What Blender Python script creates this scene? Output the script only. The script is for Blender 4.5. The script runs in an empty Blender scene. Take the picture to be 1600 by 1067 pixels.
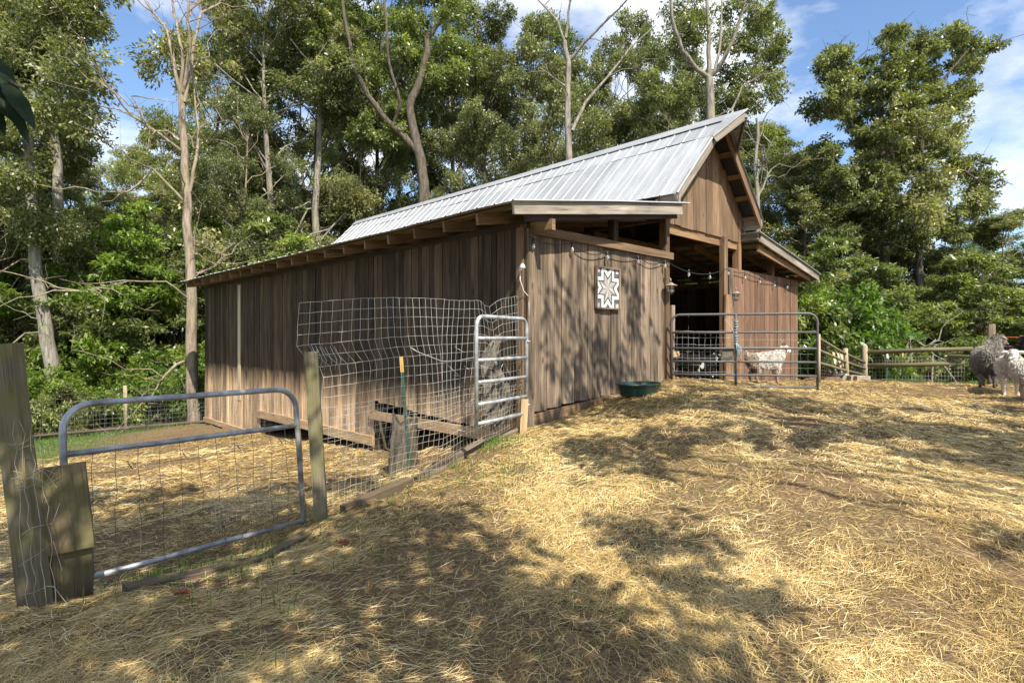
import bpy, math, random
import numpy as np
from mathutils import Vector, Matrix, noise as mnoise
C = bpy.context.scene
COL = C.collection
rnd = random.Random(7)
PI = math.pi
# ---------------------------------------------------------------- camera (eye at the world origin, level)
F_PX, CX, CY = 900.0, 800.0, 530.0
cam_d = bpy.data.cameras.new('camera'); cam = bpy.data.objects.new('camera', cam_d); COL.objects.link(cam)
cam.location = (0, 0, 0); cam.rotation_euler = (PI/2, 0, 0)
cam_d.sensor_width = 36; cam_d.lens = 36*F_PX/1600; cam_d.shift_y = -3.5/1600
cam_d.clip_start = 0.05; cam_d.clip_end = 2000
C.camera = cam
# ---------------------------------------------------------------- light
SUN = Vector((0.460, -0.950, 1.25)).normalized()       # towards the sun
sun_d = bpy.data.lights.new('sun', 'SUN'); sun_d.energy = 5.0; sun_d.angle = math.radians(0.5); sun_d.color = (1.0, 0.93, 0.80)
sun = bpy.data.objects.new('sun', sun_d); COL.objects.link(sun)
sun.rotation_euler = SUN.to_track_quat('Z', 'Y').to_euler()
W = bpy.data.worlds.new('World'); C.world = W; W.use_nodes = True
wn, wl = W.node_tree.nodes, W.node_tree.links
wn.clear()
sky = wn.new('ShaderNodeTexSky'); sky.sky_type = 'NISHITA'; sky.sun_disc = False
sky.sun_elevation = math.asin(SUN.z); sky.sun_rotation = math.atan2(SUN.x, SUN.y)
sky.air_density = 1.0; sky.dust_density = 0.5; sky.ozone_density = 4.0
bg = wn.new('ShaderNodeBackground'); bg.inputs[1].default_value = 0.125
wo = wn.new('ShaderNodeOutputWorld')
tc = wn.new('ShaderNodeTexCoord'); mp = wn.new('ShaderNodeMapping'); mp.inputs['Scale'].default_value = (1.6, 1.6, 3.4); mp.inputs['Location'].default_value = (3.1, 1.4, 0.25)
n1 = wn.new('ShaderNodeTexNoise'); n1.inputs['Scale'].default_value = 1.9; n1.inputs['Detail'].default_value = 9; n1.inputs['Roughness'].default_value = 0.56
rp = wn.new('ShaderNodeValToRGB'); rp.color_ramp.elements[0].position = 0.45; rp.color_ramp.elements[1].position = 0.63
mx = wn.new('ShaderNodeMix'); mx.data_type = 'RGBA'; mx.inputs['B'].default_value = (5.6, 5.8, 6.2, 1)
wl.new(tc.outputs['Generated'], mp.inputs[0]); wl.new(mp.outputs[0], n1.inputs['Vector']); wl.new(n1.outputs[0], rp.inputs[0])
wl.new(rp.outputs[0], mx.inputs['Factor']); wl.new(sky.outputs[0], mx.inputs['A']); wl.new(mx.outputs['Result'], bg.inputs[0]); wl.new(bg.outputs[0], wo.inputs[0])
C.view_settings.view_transform = 'Standard'; C.view_settings.look = 'None'; C.view_settings.exposure = 0.88; C.view_settings.gamma = 1
C.render.engine = 'CYCLES'

# ---------------------------------------------------------------- helpers
def P(px, py, Z):
    return Vector(((px-CX)/F_PX*Z, Z, -(py-CY)/F_PX*Z))
def tag(o, label=None, cat=None, group=None, kind=None):
    if label: o['label'] = label
    if cat: o['category'] = cat
    if group: o['group'] = group
    if kind: o['kind'] = kind
    return o
def empty(name, loc=(0, 0, 0), rz=0, label=None, cat=None, group=None):
    o = bpy.data.objects.new(name, None); COL.objects.link(o); o.location = loc; o.rotation_euler = (0, 0, rz)
    o.empty_display_size = 0.2
    return tag(o, label, cat, group)
def mesh_np(name, verts, faces, tone=None, uv=None, smooth=False, pat=None):
    """verts (N,3); faces (M,k) all the same size k, or list of such arrays"""
    me = bpy.data.meshes.new(name)
    fl = faces if isinstance(faces, list) else [faces]
    fl = [np.asarray(f, dtype=np.int32) for f in fl if len(f)]
    nv = len(verts); me.vertices.add(nv); me.vertices.foreach_set('co', np.asarray(verts, dtype=np.float32).ravel())
    tot = sum(f.size for f in fl); npoly = sum(len(f) for f in fl)
    me.loops.add(tot); me.loops.foreach_set('vertex_index', np.concatenate([f.ravel() for f in fl]))
    me.polygons.add(npoly)
    sizes = np.concatenate([np.full(len(f), f.shape[1], dtype=np.int32) for f in fl])
    starts = np.concatenate([[0], np.cumsum(sizes)[:-1]]).astype(np.int32)
    me.polygons.foreach_set('loop_start', starts)
    try: me.polygons.foreach_set('loop_total', sizes)
    except Exception: pass
    if smooth: me.polygons.foreach_set('use_smooth', np.ones(npoly, dtype=bool))
    if uv is not None:
        l = me.uv_layers.new(name='UVMap'); l.data.foreach_set('uv', np.asarray(uv, dtype=np.float32).ravel())
    if tone is not None:
        a = me.attributes.new('tone', 'FLOAT', 'FACE'); a.data.foreach_set('value', np.asarray(tone, dtype=np.float32))
    if pat is not None:
        a = me.attributes.new('pat', 'FLOAT', 'POINT'); a.data.foreach_set('value', np.asarray(pat, dtype=np.float32))
    me.update(calc_edges=True); me.validate()
    return me
def link(name, me, mat, parent=None):
    o = bpy.data.objects.new(name, me); COL.objects.link(o)
    if mat: me.materials.append(mat)
    if parent: o.parent = parent
    return o
class MB:
    def __init__(s): s.v = []; s.f = []; s.uv = []; s.t = []; s.sm = []
    def add(s, vs, fs, uvs, tone, smooth=False):
        b = len(s.v); s.v += [tuple(v) for v in vs]
        for f, u in zip(fs, uvs):
            s.f.append([b+i for i in f]); s.uv += u; s.t.append(tone); s.sm.append(smooth)
    def board(s, p0, p1, w, t, wdir=(0, 0, 1), tone=None, jit=0.0, nseg=1, sag=0.0, twist=0.0):
        """box from p0 to p1; w along wdir, t across; long axis = grain"""
        p0 = Vector(p0); p1 = Vector(p1); a = (p1-p0); L = a.length; a.normalize()
        wd = Vector(wdir); wd = (wd - a*wd.dot(a)).normalized(); td = a.cross(wd)
        tone = rnd.random() if tone is None else tone
        uo, vo = rnd.uniform(0, 40), rnd.uniform(0, 40)
        vs = []
        for i in range(nseg+1):
            k = i/nseg; c = p0.lerp(p1, k) + Vector((0, 0, -sag*4*k*(1-k)))
            j = [rnd.uniform(-jit, jit) for _ in range(4)]
            for n, (a1, b1) in enumerate(((-1, -1), (1, -1), (1, 1), (-1, 1))):
                vs.append(c + wd*(w/2*a1 + j[n]) + td*(t/2*b1 + j[(n+1) % 4]*0.6))
        fs, us = [], []
        per = [0, w, w+t, 2*w+t, 2*w+2*t]
        for i in range(nseg):
            u0, u1 = uo+L*i/nseg, uo+L*(i+1)/nseg
            for n in range(4):
                m = (n+1) % 4
                fs.append([i*4+n, i*4+m, (i+1)*4+m, (i+1)*4+n])
                us.append([(u0, vo+per[n]), (u0, vo+per[n+1]), (u1, vo+per[n+1]), (u1, vo+per[n])])
        fs.append([3, 2, 1, 0]); us.append([(uo+7, vo), (uo+7, vo+w), (uo+7+t, vo+w), (uo+7+t, vo)])
        b = nseg*4; fs.append([b, b+1, b+2, b+3]); us.append([(uo+9, vo), (uo+9, vo+w), (uo+9+t, vo+w), (uo+9+t, vo)])
        s.add(vs, fs, us, tone)
        return s
    def tube(s, pts, rad, seg=8, tone=0.5, caps=True, closed=False, smooth=True):
        pts = [Vector(p) for p in pts]; n = len(pts)
        rr = rad if isinstance(rad, (list, tuple)) else [rad]*n
        vs = []; up = None; dist = 0; ds = [0]
        for i in range(1, n): dist += (pts[i]-pts[i-1]).length; ds.append(dist)
        for i in range(n):
            if closed: d = pts[(i+1) % n]-pts[i-1]
            else: d = pts[min(i+1, n-1)]-pts[max(i-1, 0)]
            d = d.normalized() if d.length > 1e-9 else Vector((0, 0, 1))
            if up is None:
                up = Vector((0, 0, 1)) if abs(d.z) < 0.9 else Vector((1, 0, 0))
            x = (up - d*up.dot(d))
            if x.length < 1e-6: x = d.orthogonal()
            x.normalize(); up = x; y = d.cross(x)
            for k in range(seg):
                a = 2*PI*k/seg; vs.append(pts[i] + (x*math.cos(a)+y*math.sin(a))*rr[i])
        fs, us = [], []
        m = n if closed else n-1
        vo = rnd.uniform(0, 20)
        for i in range(m):
            j = (i+1) % n; u0 = ds[i]; u1 = ds[j] if j > i else ds[i]+0.1
            for k in range(seg):
                k2 = (k+1) % seg; c0 = vo+rr[i]*2*PI*k/seg; c1 = vo+rr[i]*2*PI*(k+1)/seg
                fs.append([i*seg+k, i*seg+k2, j*seg+k2, j*seg+k]); us.append([(u0, c0), (u0, c1), (u1, c1), (u1, c0)])
        if caps and not closed:
            fs.append([k for k in range(seg)][::-1]); us.append([(0.1*k, 0) for k in range(seg)])
            fs.append([(n-1)*seg+k for k in range(seg)]); us.append([(0.1*k, 0) for k in range(seg)])
        s.add(vs, fs, us, tone, smooth)
        return s
    def lathe(s, prof, seg=16, c=(0, 0, 0), tone=0.5, sx=1, sy=1):
        c = Vector(c); vs = []
        for r, z in prof:
            for k in range(seg):
                a = 2*PI*k/seg; vs.append(c+Vector((r*math.cos(a)*sx, r*math.sin(a)*sy, z)))
        fs, us = [], []
        for i in range(len(prof)-1):
            for k in range(seg):
                k2 = (k+1) % seg; fs.append([i*seg+k, i*seg+k2, (i+1)*seg+k2, (i+1)*seg+k])
                us.append([(prof[i][1], k/seg), (prof[i][1], (k+1)/seg), (prof[i+1][1], (k+1)/seg), (prof[i+1][1], k/seg)])
        s.add(vs, fs, us, tone, True); return s
    def build(s, name, mat, parent=None):
        me = bpy.data.meshes.new(name); me.from_pydata(s.v, [], s.f)
        l = me.uv_layers.new(name='UVMap'); l.data.foreach_set('uv', [c for u in s.uv for c in u])
        a = me.attributes.new('tone', 'FLOAT', 'FACE'); a.data.foreach_set('value', s.t)
        me.polygons.foreach_set('use_smooth', s.sm); me.update()
        return link(name, me, mat, parent)

# ---------------------------------------------------------------- materials
def new_mat(name):
    m = bpy.data.materials.new(name); m.use_nodes = True; nt = m.node_tree
    b = nt.nodes.get('Principled BSDF'); return m, nt.nodes, nt.links, b
def rampn(N, stops):
    r = N.new('ShaderNodeValToRGB'); e = r.color_ramp.elements
    while len(e) < len(stops): e.new(0.5)
    for x, (p, c) in zip(e, stops): x.position = p; x.color = (*c, 1)
    return r
def attr(N, name):
    a = N.new('ShaderNodeAttribute'); a.attribute_name = name; return a
def wood(name, dark, light, rough=0.85, grain=46, stain=0.45, knots=True, tint=(0.5, 1.35), moss=None, sunlit_band=False):
    m, N, L, b = new_mat(name)
    uv = N.new('ShaderNodeUVMap'); mp = N.new('ShaderNodeMapping'); mp.inputs['Scale'].default_value = (1.3, grain, 1)
    L.new(uv.outputs[0], mp.inputs[0])
    n = N.new('ShaderNodeTexNoise'); n.inputs['Scale'].default_value = 1; n.inputs['Detail'].default_value = 6; n.inputs['Roughness'].default_value = 0.65; n.inputs['Distortion'].default_value = 0.6
    L.new(mp.outputs[0], n.inputs['Vector'])
    r = rampn(N, [(0.3, dark), (0.72, light)]); L.new(n.outputs[0], r.inputs[0])
    mp2 = N.new('ShaderNodeMapping'); mp2.inputs['Scale'].default_value = (0.9, 5, 1); L.new(uv.outputs[0], mp2.inputs[0])
    n2 = N.new('ShaderNodeTexNoise'); n2.inputs['Scale'].default_value = 1.3; n2.inputs['Detail'].default_value = 4; L.new(mp2.outputs[0], n2.inputs['Vector'])
    mr = N.new('ShaderNodeMapRange'); mr.inputs[1].default_value = 0.3; mr.inputs[2].default_value = 0.7; mr.inputs[3].default_value = 1-stain; mr.inputs[4].default_value = 1+stain*0.6; L.new(n2.outputs[0], mr.inputs[0])
    at = attr(N, 'tone'); mt = N.new('ShaderNodeMapRange'); mt.inputs[3].default_value = tint[0]; mt.inputs[4].default_value = tint[1]; L.new(at.outputs['Fac'], mt.inputs[0])
    mm = N.new('ShaderNodeMath'); mm.operation = 'MULTIPLY'; L.new(mr.outputs[0], mm.inputs[0]); L.new(mt.outputs[0], mm.inputs[1])
    vm = N.new('ShaderNodeVectorMath'); vm.operation = 'SCALE'; L.new(r.outputs[0], vm.inputs[0]); L.new(mm.outputs[0], vm.inputs['Scale'])
    out = vm.outputs[0]
    mpc = N.new('ShaderNodeMapping'); mpc.inputs['Scale'].default_value = (2.6, 150, 1); L.new(uv.outputs[0], mpc.inputs[0])     # drying cracks
    nc = N.new('ShaderNodeTexNoise'); nc.inputs['Scale'].default_value = 1; nc.inputs['Detail'].default_value = 3; L.new(mpc.outputs[0], nc.inputs['Vector'])
    rc_ = N.new('ShaderNodeMapRange'); rc_.inputs[1].default_value = 0.60; rc_.inputs[2].default_value = 0.68; rc_.inputs[4].default_value = 0.7; L.new(nc.outputs[0], rc_.inputs[0])
    mkc = N.new('ShaderNodeMix'); mkc.data_type = 'RGBA'; mkc.inputs['B'].default_value = (dark[0]*0.35, dark[1]*0.35, dark[2]*0.35, 1)
    L.new(rc_.outputs[0], mkc.inputs['Factor']); L.new(out, mkc.inputs['A']); out = mkc.outputs['Result']
    if knots:
        mp3 = N.new('ShaderNodeMapping'); mp3.inputs['Scale'].default_value = (2.6, 8, 1); L.new(uv.outputs[0], mp3.inputs[0])
        v = N.new('ShaderNodeTexVoronoi'); v.inputs['Scale'].default_value = 0.9; L.new(mp3.outputs[0], v.inputs['Vector'])
        kr = N.new('ShaderNodeMapRange'); kr.inputs[1].default_value = 0.05; kr.inputs[2].default_value = 0.15; kr.inputs[3].default_value = 0.8; kr.inputs[4].default_value = 0.0; L.new(v.outputs['Distance'], kr.inputs[0])
        mk = N.new('ShaderNodeMix'); mk.data_type = 'RGBA'; mk.inputs['B'].default_value = (dark[0]*0.4, dark[1]*0.3, dark[2]*0.25, 1)
        L.new(kr.outputs[0], mk.inputs['Factor']); L.new(out, mk.inputs['A']); out = mk.outputs['Result']
    if moss:
        tcn = N.new('ShaderNodeTexCoord'); nm = N.new('ShaderNodeTexNoise'); nm.inputs['Scale'].default_value = 5; nm.inputs['Detail'].default_value = 5; L.new(tcn.outputs['Object'], nm.inputs['Vector'])
        rm = N.new('ShaderNodeMapRange'); rm.inputs[1].default_value = 0.42; rm.inputs[2].default_value = 0.62; rm.inputs[4].default_value = 0.75; L.new(nm.outputs[0], rm.inputs[0])
        mk = N.new('ShaderNodeMix'); mk.data_type = 'RGBA'; mk.inputs['B'].default_value = (*moss, 1)
        L.new(rm.outputs[0], mk.inputs['Factor']); L.new(out, mk.inputs['A']); out = mk.outputs['Result']
    if sunlit_band:      # sunlight below the eave shadow painted in as a pale, partly bleached band
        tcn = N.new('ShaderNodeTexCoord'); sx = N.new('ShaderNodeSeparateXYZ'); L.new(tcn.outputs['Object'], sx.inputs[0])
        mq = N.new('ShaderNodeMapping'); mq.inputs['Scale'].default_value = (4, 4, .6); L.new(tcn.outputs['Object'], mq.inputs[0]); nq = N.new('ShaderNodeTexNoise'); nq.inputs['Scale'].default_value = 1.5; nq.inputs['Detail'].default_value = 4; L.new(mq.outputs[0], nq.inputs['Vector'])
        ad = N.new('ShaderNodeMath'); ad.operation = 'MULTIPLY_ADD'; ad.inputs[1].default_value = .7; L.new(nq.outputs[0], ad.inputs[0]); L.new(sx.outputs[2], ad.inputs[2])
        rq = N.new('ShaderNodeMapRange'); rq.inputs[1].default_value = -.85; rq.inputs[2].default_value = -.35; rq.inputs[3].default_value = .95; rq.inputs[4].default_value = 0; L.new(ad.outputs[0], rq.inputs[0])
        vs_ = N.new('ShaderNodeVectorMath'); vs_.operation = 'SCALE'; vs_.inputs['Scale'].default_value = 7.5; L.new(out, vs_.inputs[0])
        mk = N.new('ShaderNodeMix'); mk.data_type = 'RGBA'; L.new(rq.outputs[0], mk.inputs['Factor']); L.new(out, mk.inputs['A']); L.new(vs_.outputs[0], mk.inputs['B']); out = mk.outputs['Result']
    L.new(out, b.inputs['Base Color']); b.inputs['Roughness'].default_value = rough; b.inputs['Specular IOR Level'].default_value = 0.25
    bp = N.new('ShaderNodeBump'); bp.inputs['Strength'].default_value = 0.5; bp.inputs['Distance'].default_value = 0.004; L.new(n.outputs[0], bp.inputs['Height']); L.new(bp.outputs[0], b.inputs['Normal'])
    return m
def plain(name, col, rough=0.5, metal=0.0, spec=0.5, var=0.25, scale=12, bump=0.0, var2=None):
    m, N, L, b = new_mat(name)
    tcn = N.new('ShaderNodeTexCoord'); n = N.new('ShaderNodeTexNoise'); n.inputs['Scale'].default_value = scale; n.inputs['Detail'].default_value = 5; L.new(tcn.outputs['Object'], n.inputs['Vector'])
    c2 = var2 if var2 else tuple(x*(1-var) for x in col)
    r = rampn(N, [(0.35, c2), (0.65, tuple(min(1, x*(1+var*0.4)) for x in col))]); L.new(n.outputs[0], r.inputs[0]); L.new(r.outputs[0], b.inputs['Base Color'])
    b.inputs['Roughness'].default_value = rough; b.inputs['Metallic'].default_value = metal; b.inputs['Specular IOR Level'].default_value = spec
    if bump:
        bp = N.new('ShaderNodeBump'); bp.inputs['Strength'].default_value = 0.6; bp.inputs['Distance'].default_value = bump; L.new(n.outputs[0], bp.inputs['Height']); L.new(bp.outputs[0], b.inputs['Normal'])
    return m
def leafmat(name, dark, mid, lite, trans=0.35):
    m, N, L, b = new_mat(name)
    at = attr(N, 'tone'); oi = N.new('ShaderNodeObjectInfo')
    r = rampn(N, [(0.0, dark), (0.5, mid), (1.0, lite)]); L.new(at.outputs['Fac'], r.inputs[0])
    hs = N.new('ShaderNodeHueSaturation'); mr = N.new('ShaderNodeMapRange'); mr.inputs[3].default_value = 0.475; mr.inputs[4].default_value = 0.515; L.new(oi.outputs['Random'], mr.inputs[0]); L.new(mr.outputs[0], hs.inputs['Hue'])
    mv = N.new('ShaderNodeMapRange'); mv.inputs[3].default_value = 1.2; mv.inputs[4].default_value = 0.75; L.new(oi.outputs['Random'], mv.inputs[0]); L.new(mv.outputs[0], hs.inputs['Value']); L.new(r.outputs[0], hs.inputs['Color'])
    L.new(hs.outputs[0], b.inputs['Base Color']); b.inputs['Roughness'].default_value = 0.36; b.inputs['Specular IOR Level'].default_value = 0.5
    tr = N.new('ShaderNodeBsdfTranslucent'); g = N.new('ShaderNodeMix'); g.data_type = 'RGBA'; g.blend_type = 'MULTIPLY'; g.inputs['Factor'].default_value = 1; g.inputs['B'].default_value = (1.5, 1.7, 0.5, 1)
    L.new(hs.outputs[0], g.inputs['A']); L.new(g.outputs['Result'], tr.inputs['Color'])
    ms = N.new('ShaderNodeMixShader'); ms.inputs[0].default_value = trans; L.new(b.outputs[0], ms.inputs[1]); L.new(tr.outputs[0], ms.inputs[2])
    L.new(ms.outputs[0], N['Material Output'].inputs['Surface'])
    return m
def bark(name, dark, light):
    m, N, L, b = new_mat(name)
    tcn = N.new('ShaderNodeTexCoord'); mp = N.new('ShaderNodeMapping'); mp.inputs['Scale'].default_value = (9, 9, 1.6); L.new(tcn.outputs['Object'], mp.inputs[0])
    n = N.new('ShaderNodeTexNoise'); n.inputs['Scale'].default_value = 1.4; n.inputs['Detail'].default_value = 7; n.inputs['Roughness'].default_value = 0.7; L.new(mp.outputs[0], n.inputs['Vector'])
    r = rampn(N, [(0.36, dark), (0.62, light)]); L.new(n.outputs[0], r.inputs[0])
    n2 = N.new('ShaderNodeTexNoise'); n2.inputs['Scale'].default_value = 1.1; n2.inputs['Detail'].default_value = 4; L.new(tcn.outputs['Object'], n2.inputs['Vector'])
    mk = N.new('ShaderNodeMix'); mk.data_type = 'RGBA'; mk.inputs['B'].default_value = (light[0]*0.8, light[1]*0.95, light[2]*0.6, 1)
    rm = N.new('ShaderNodeMapRange'); rm.inputs[1].default_value = 0.5; rm.inputs[2].default_value = 0.7; rm.inputs[4].default_value = 0.6; L.new(n2.outputs[0], rm.inputs[0]); L.new(rm.outputs[0], mk.inputs['Factor']); L.new(r.outputs[0], mk.inputs['A'])
    L.new(mk.outputs['Result'], b.inputs['Base Color']); b.inputs['Roughness'].default_value = 0.95; b.inputs['Specular IOR Level'].default_value = 0.15
    bp = N.new('ShaderNodeBump'); bp.inputs['Strength'].default_value = 0.9; bp.inputs['Distance'].default_value = 0.03; L.new(n.outputs[0], bp.inputs['Height']); L.new(bp.outputs[0], b.inputs['Normal'])
    return m
M = {}
M['side'] = wood('dark_siding', (0.028, 0.019, 0.011), (0.115, 0.079, 0.048), stain=0.5, tint=(0.6, 1.5), sunlit_band=True)
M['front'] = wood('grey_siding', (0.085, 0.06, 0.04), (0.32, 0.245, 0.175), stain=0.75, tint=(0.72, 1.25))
M['gable'] = wood('brown_siding', (0.11, 0.068, 0.038), (0.27, 0.18, 0.11), stain=0.35, tint=(0.75, 1.25))
M['red'] = wood('red_brown_siding', (0.115, 0.064, 0.04), (0.24, 0.145, 0.092), stain=0.3, tint=(0.75, 1.2))
M['frame'] = wood('frame_timber', (0.12, 0.07, 0.035), (0.28, 0.175, 0.095), stain=0.35)
M['dframe'] = wood('dark_timber', (0.035, 0.024, 0.017), (0.10, 0.07, 0.05), stain=0.35)
M['fascia'] = wood('weathered_fascia', (0.17, 0.145, 0.115), (0.38, 0.335, 0.28), stain=0.45, grain=26)
M['skirt'] = wood('new_lumber', (0.30, 0.19, 0.10), (0.50, 0.36, 0.21), stain=0.3, tint=(0.75, 1.15))
M['post'] = wood('treated_post', (0.11, 0.09, 0.058), (0.27, 0.23, 0.15), moss=(0.14, 0.13, 0.05), stain=0.5, grain=150)
M['lpost'] = wood('pale_post', (0.30, 0.24, 0.15), (0.50, 0.42, 0.29), stain=0.3)
M['rotten'] = wood('rotten_timber', (0.07, 0.045, 0.03), (0.20, 0.145, 0.10), moss=(0.09, 0.075, 0.04))
M['plank'] = wood('green_brown_plank', (0.12, 0.088, 0.05), (0.23, 0.175, 0.10), moss=(0.11, 0.105, 0.04), stain=0.5, grain=130)
M['galv'] = plain('galvanised_tube', (0.42, 0.44, 0.45), 0.5, 0.35, var=0.45, scale=9)
M['bgalv'] = plain('blue_grey_tube', (0.37, 0.385, 0.395), 0.45, 0.4, var=0.5, scale=8)
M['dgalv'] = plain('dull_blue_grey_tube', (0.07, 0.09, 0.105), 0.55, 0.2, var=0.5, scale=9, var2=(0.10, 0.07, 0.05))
M['wire'] = plain('zinc_wire', (0.60, 0.60, 0.58), 0.45, 0.5, var=0.3, scale=5)
M['owire'] = plain('old_zinc_wire', (0.42, 0.37, 0.30), 0.6, 0.2, var=0.4, scale=5)
M['dwire'] = plain('rusty_wire', (0.20, 0.16, 0.13), 0.7, 0.3, var=0.5, scale=5)
M['concrete'] = plain('concrete_block', (0.33, 0.28, 0.21), 0.9, var=0.3, bump=0.01)
M['grey_block'] = plain('grey_block', (0.13, 0.115, 0.09), 0.9, var=0.4, bump=0.01)
M['green_plastic'] = plain('green_plastic', (0.005, 0.035, 0.03), 0.4, var=0.25)
M['water'] = plain('dark_water', (0.02, 0.025, 0.02), 0.08, var=0.1)
M['black'] = plain('black_metal', (0.02, 0.02, 0.02), 0.5, var=0.2)
M['white'] = plain('white_plastic', (0.72, 0.72, 0.70), 0.5, var=0.1)
M['rust'] = plain('rusty_lamp', (0.30, 0.28, 0.25), 0.6, 0.4, var=0.5, scale=30, var2=(0.16, 0.10, 0.06))
M['rope'] = plain('blue_rope', (0.28, 0.38, 0.44), 0.9, var=0.4, scale=60)
M['tp'] = plain('tpost_green', (0.03, 0.07, 0.045), 0.6, var=0.3)
M['yel'] = plain('tpost_tip', (0.55, 0.33, 0.08), 0.6, var=0.2)
M['cloth'] = plain('grey_tattered_cloth', (0.15, 0.13, 0.105), 0.95, var=0.6, scale=14, bump=0.02)
M['orange'] = plain('orange_cord', (0.5, 0.12, 0.03), 0.6, var=0.2)
M['redleaf'] = plain('dead_leaf', (0.30, 0.09, 0.035), 0.8, var=0.4, scale=40)
M['bark_p'] = bark('pale_bark', (0.12, 0.09, 0.065), (0.34, 0.275, 0.21))
M['bark_d'] = bark('dark_bark', (0.045, 0.036, 0.028), (0.15, 0.125, 0.098))
M['bark_g'] = bark('silver_bark', (0.10, 0.088, 0.072), (0.31, 0.28, 0.235))
M['leaf_o'] = leafmat('oak_leaves', (0.045, 0.056, 0.022), (0.155, 0.17, 0.07), (0.46, 0.46, 0.26), 0.38)
M['leaf_g'] = leafmat('green_leaves', (0.040, 0.062, 0.020), (0.135, 0.17, 0.055), (0.38, 0.41, 0.18), 0.42)
M['leaf_b'] = leafmat('bright_leaves', (0.06, 0.11, 0.016), (0.16, 0.24, 0.045), (0.32, 0.39, 0.10), 0.42)
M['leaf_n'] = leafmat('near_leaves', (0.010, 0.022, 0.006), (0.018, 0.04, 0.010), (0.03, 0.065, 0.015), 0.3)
M['grass'] = leafmat('grass_blades', (0.05, 0.10, 0.015), (0.11, 0.20, 0.03), (0.20, 0.28, 0.07), 0.3)
def glassmat():
    m, N, L, b = new_mat('bulb_glass'); b.inputs['Base Color'].default_value = (0.9, 0.88, 0.82, 1); b.inputs['Roughness'].default_value = 0.06; b.inputs['Transmission Weight'].default_value = 0.85
    n = N.new('ShaderNodeTexNoise'); n.inputs['Scale'].default_value = 30; return m
M['bulb'] = glassmat()
def roofmat(name):
    m, N, L, b = new_mat(name)
    uv = N.new('ShaderNodeUVMap'); mp = N.new('ShaderNodeMapping'); mp.inputs['Scale'].default_value = (0.7, 3.0, 1); L.new(uv.outputs[0], mp.inputs[0])
    n = N.new('ShaderNodeTexNoise'); n.inputs['Scale'].default_value = 1.5; n.inputs['Detail'].default_value = 8; n.inputs['Roughness'].default_value = 0.7; L.new(mp.outputs[0], n.inputs['Vector'])
    r = rampn(N, [(0.28, (0.24, 0.25, 0.262)), (0.7, (0.41, 0.42, 0.432))]); L.new(n.outputs[0], r.inputs[0])
    at = attr(N, 'tone'); mt = N.new('ShaderNodeMapRange'); mt.inputs[3].default_value = 0.88; mt.inputs[4].default_value = 1.1; L.new(at.outputs['Fac'], mt.inputs[0])
    vm = N.new('ShaderNodeVectorMath'); vm.operation = 'SCALE'; L.new(r.outputs[0], vm.inputs[0]); L.new(mt.outputs[0], vm.inputs['Scale'])
    v = N.new('ShaderNodeTexVoronoi'); v.inputs['Scale'].default_value = 4.2; L.new(uv.outputs[0], v.inputs['Vector'])
    kr = N.new('ShaderNodeMapRange'); kr.inputs[1].default_value = 0.03; kr.inputs[2].default_value = 0.055; kr.inputs[3].default_value = 0.8; kr.inputs[4].default_value = 0; L.new(v.outputs['Distance'], kr.inputs[0])
    mk = N.new('ShaderNodeMix'); mk.data_type = 'RGBA'; mk.inputs['B'].default_value = (0.12, 0.11, 0.10, 1); L.new(kr.outputs[0], mk.inputs['Factor']); L.new(vm.outputs[0], mk.inputs['A'])
    L.new(mk.outputs['Result'], b.inputs['Base Color']); b.inputs['Roughness'].default_value = 0.55; b.inputs['Metallic'].default_value = 0.25
    return m
M['roof'] = roofmat('galvanised_roof')

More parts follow.
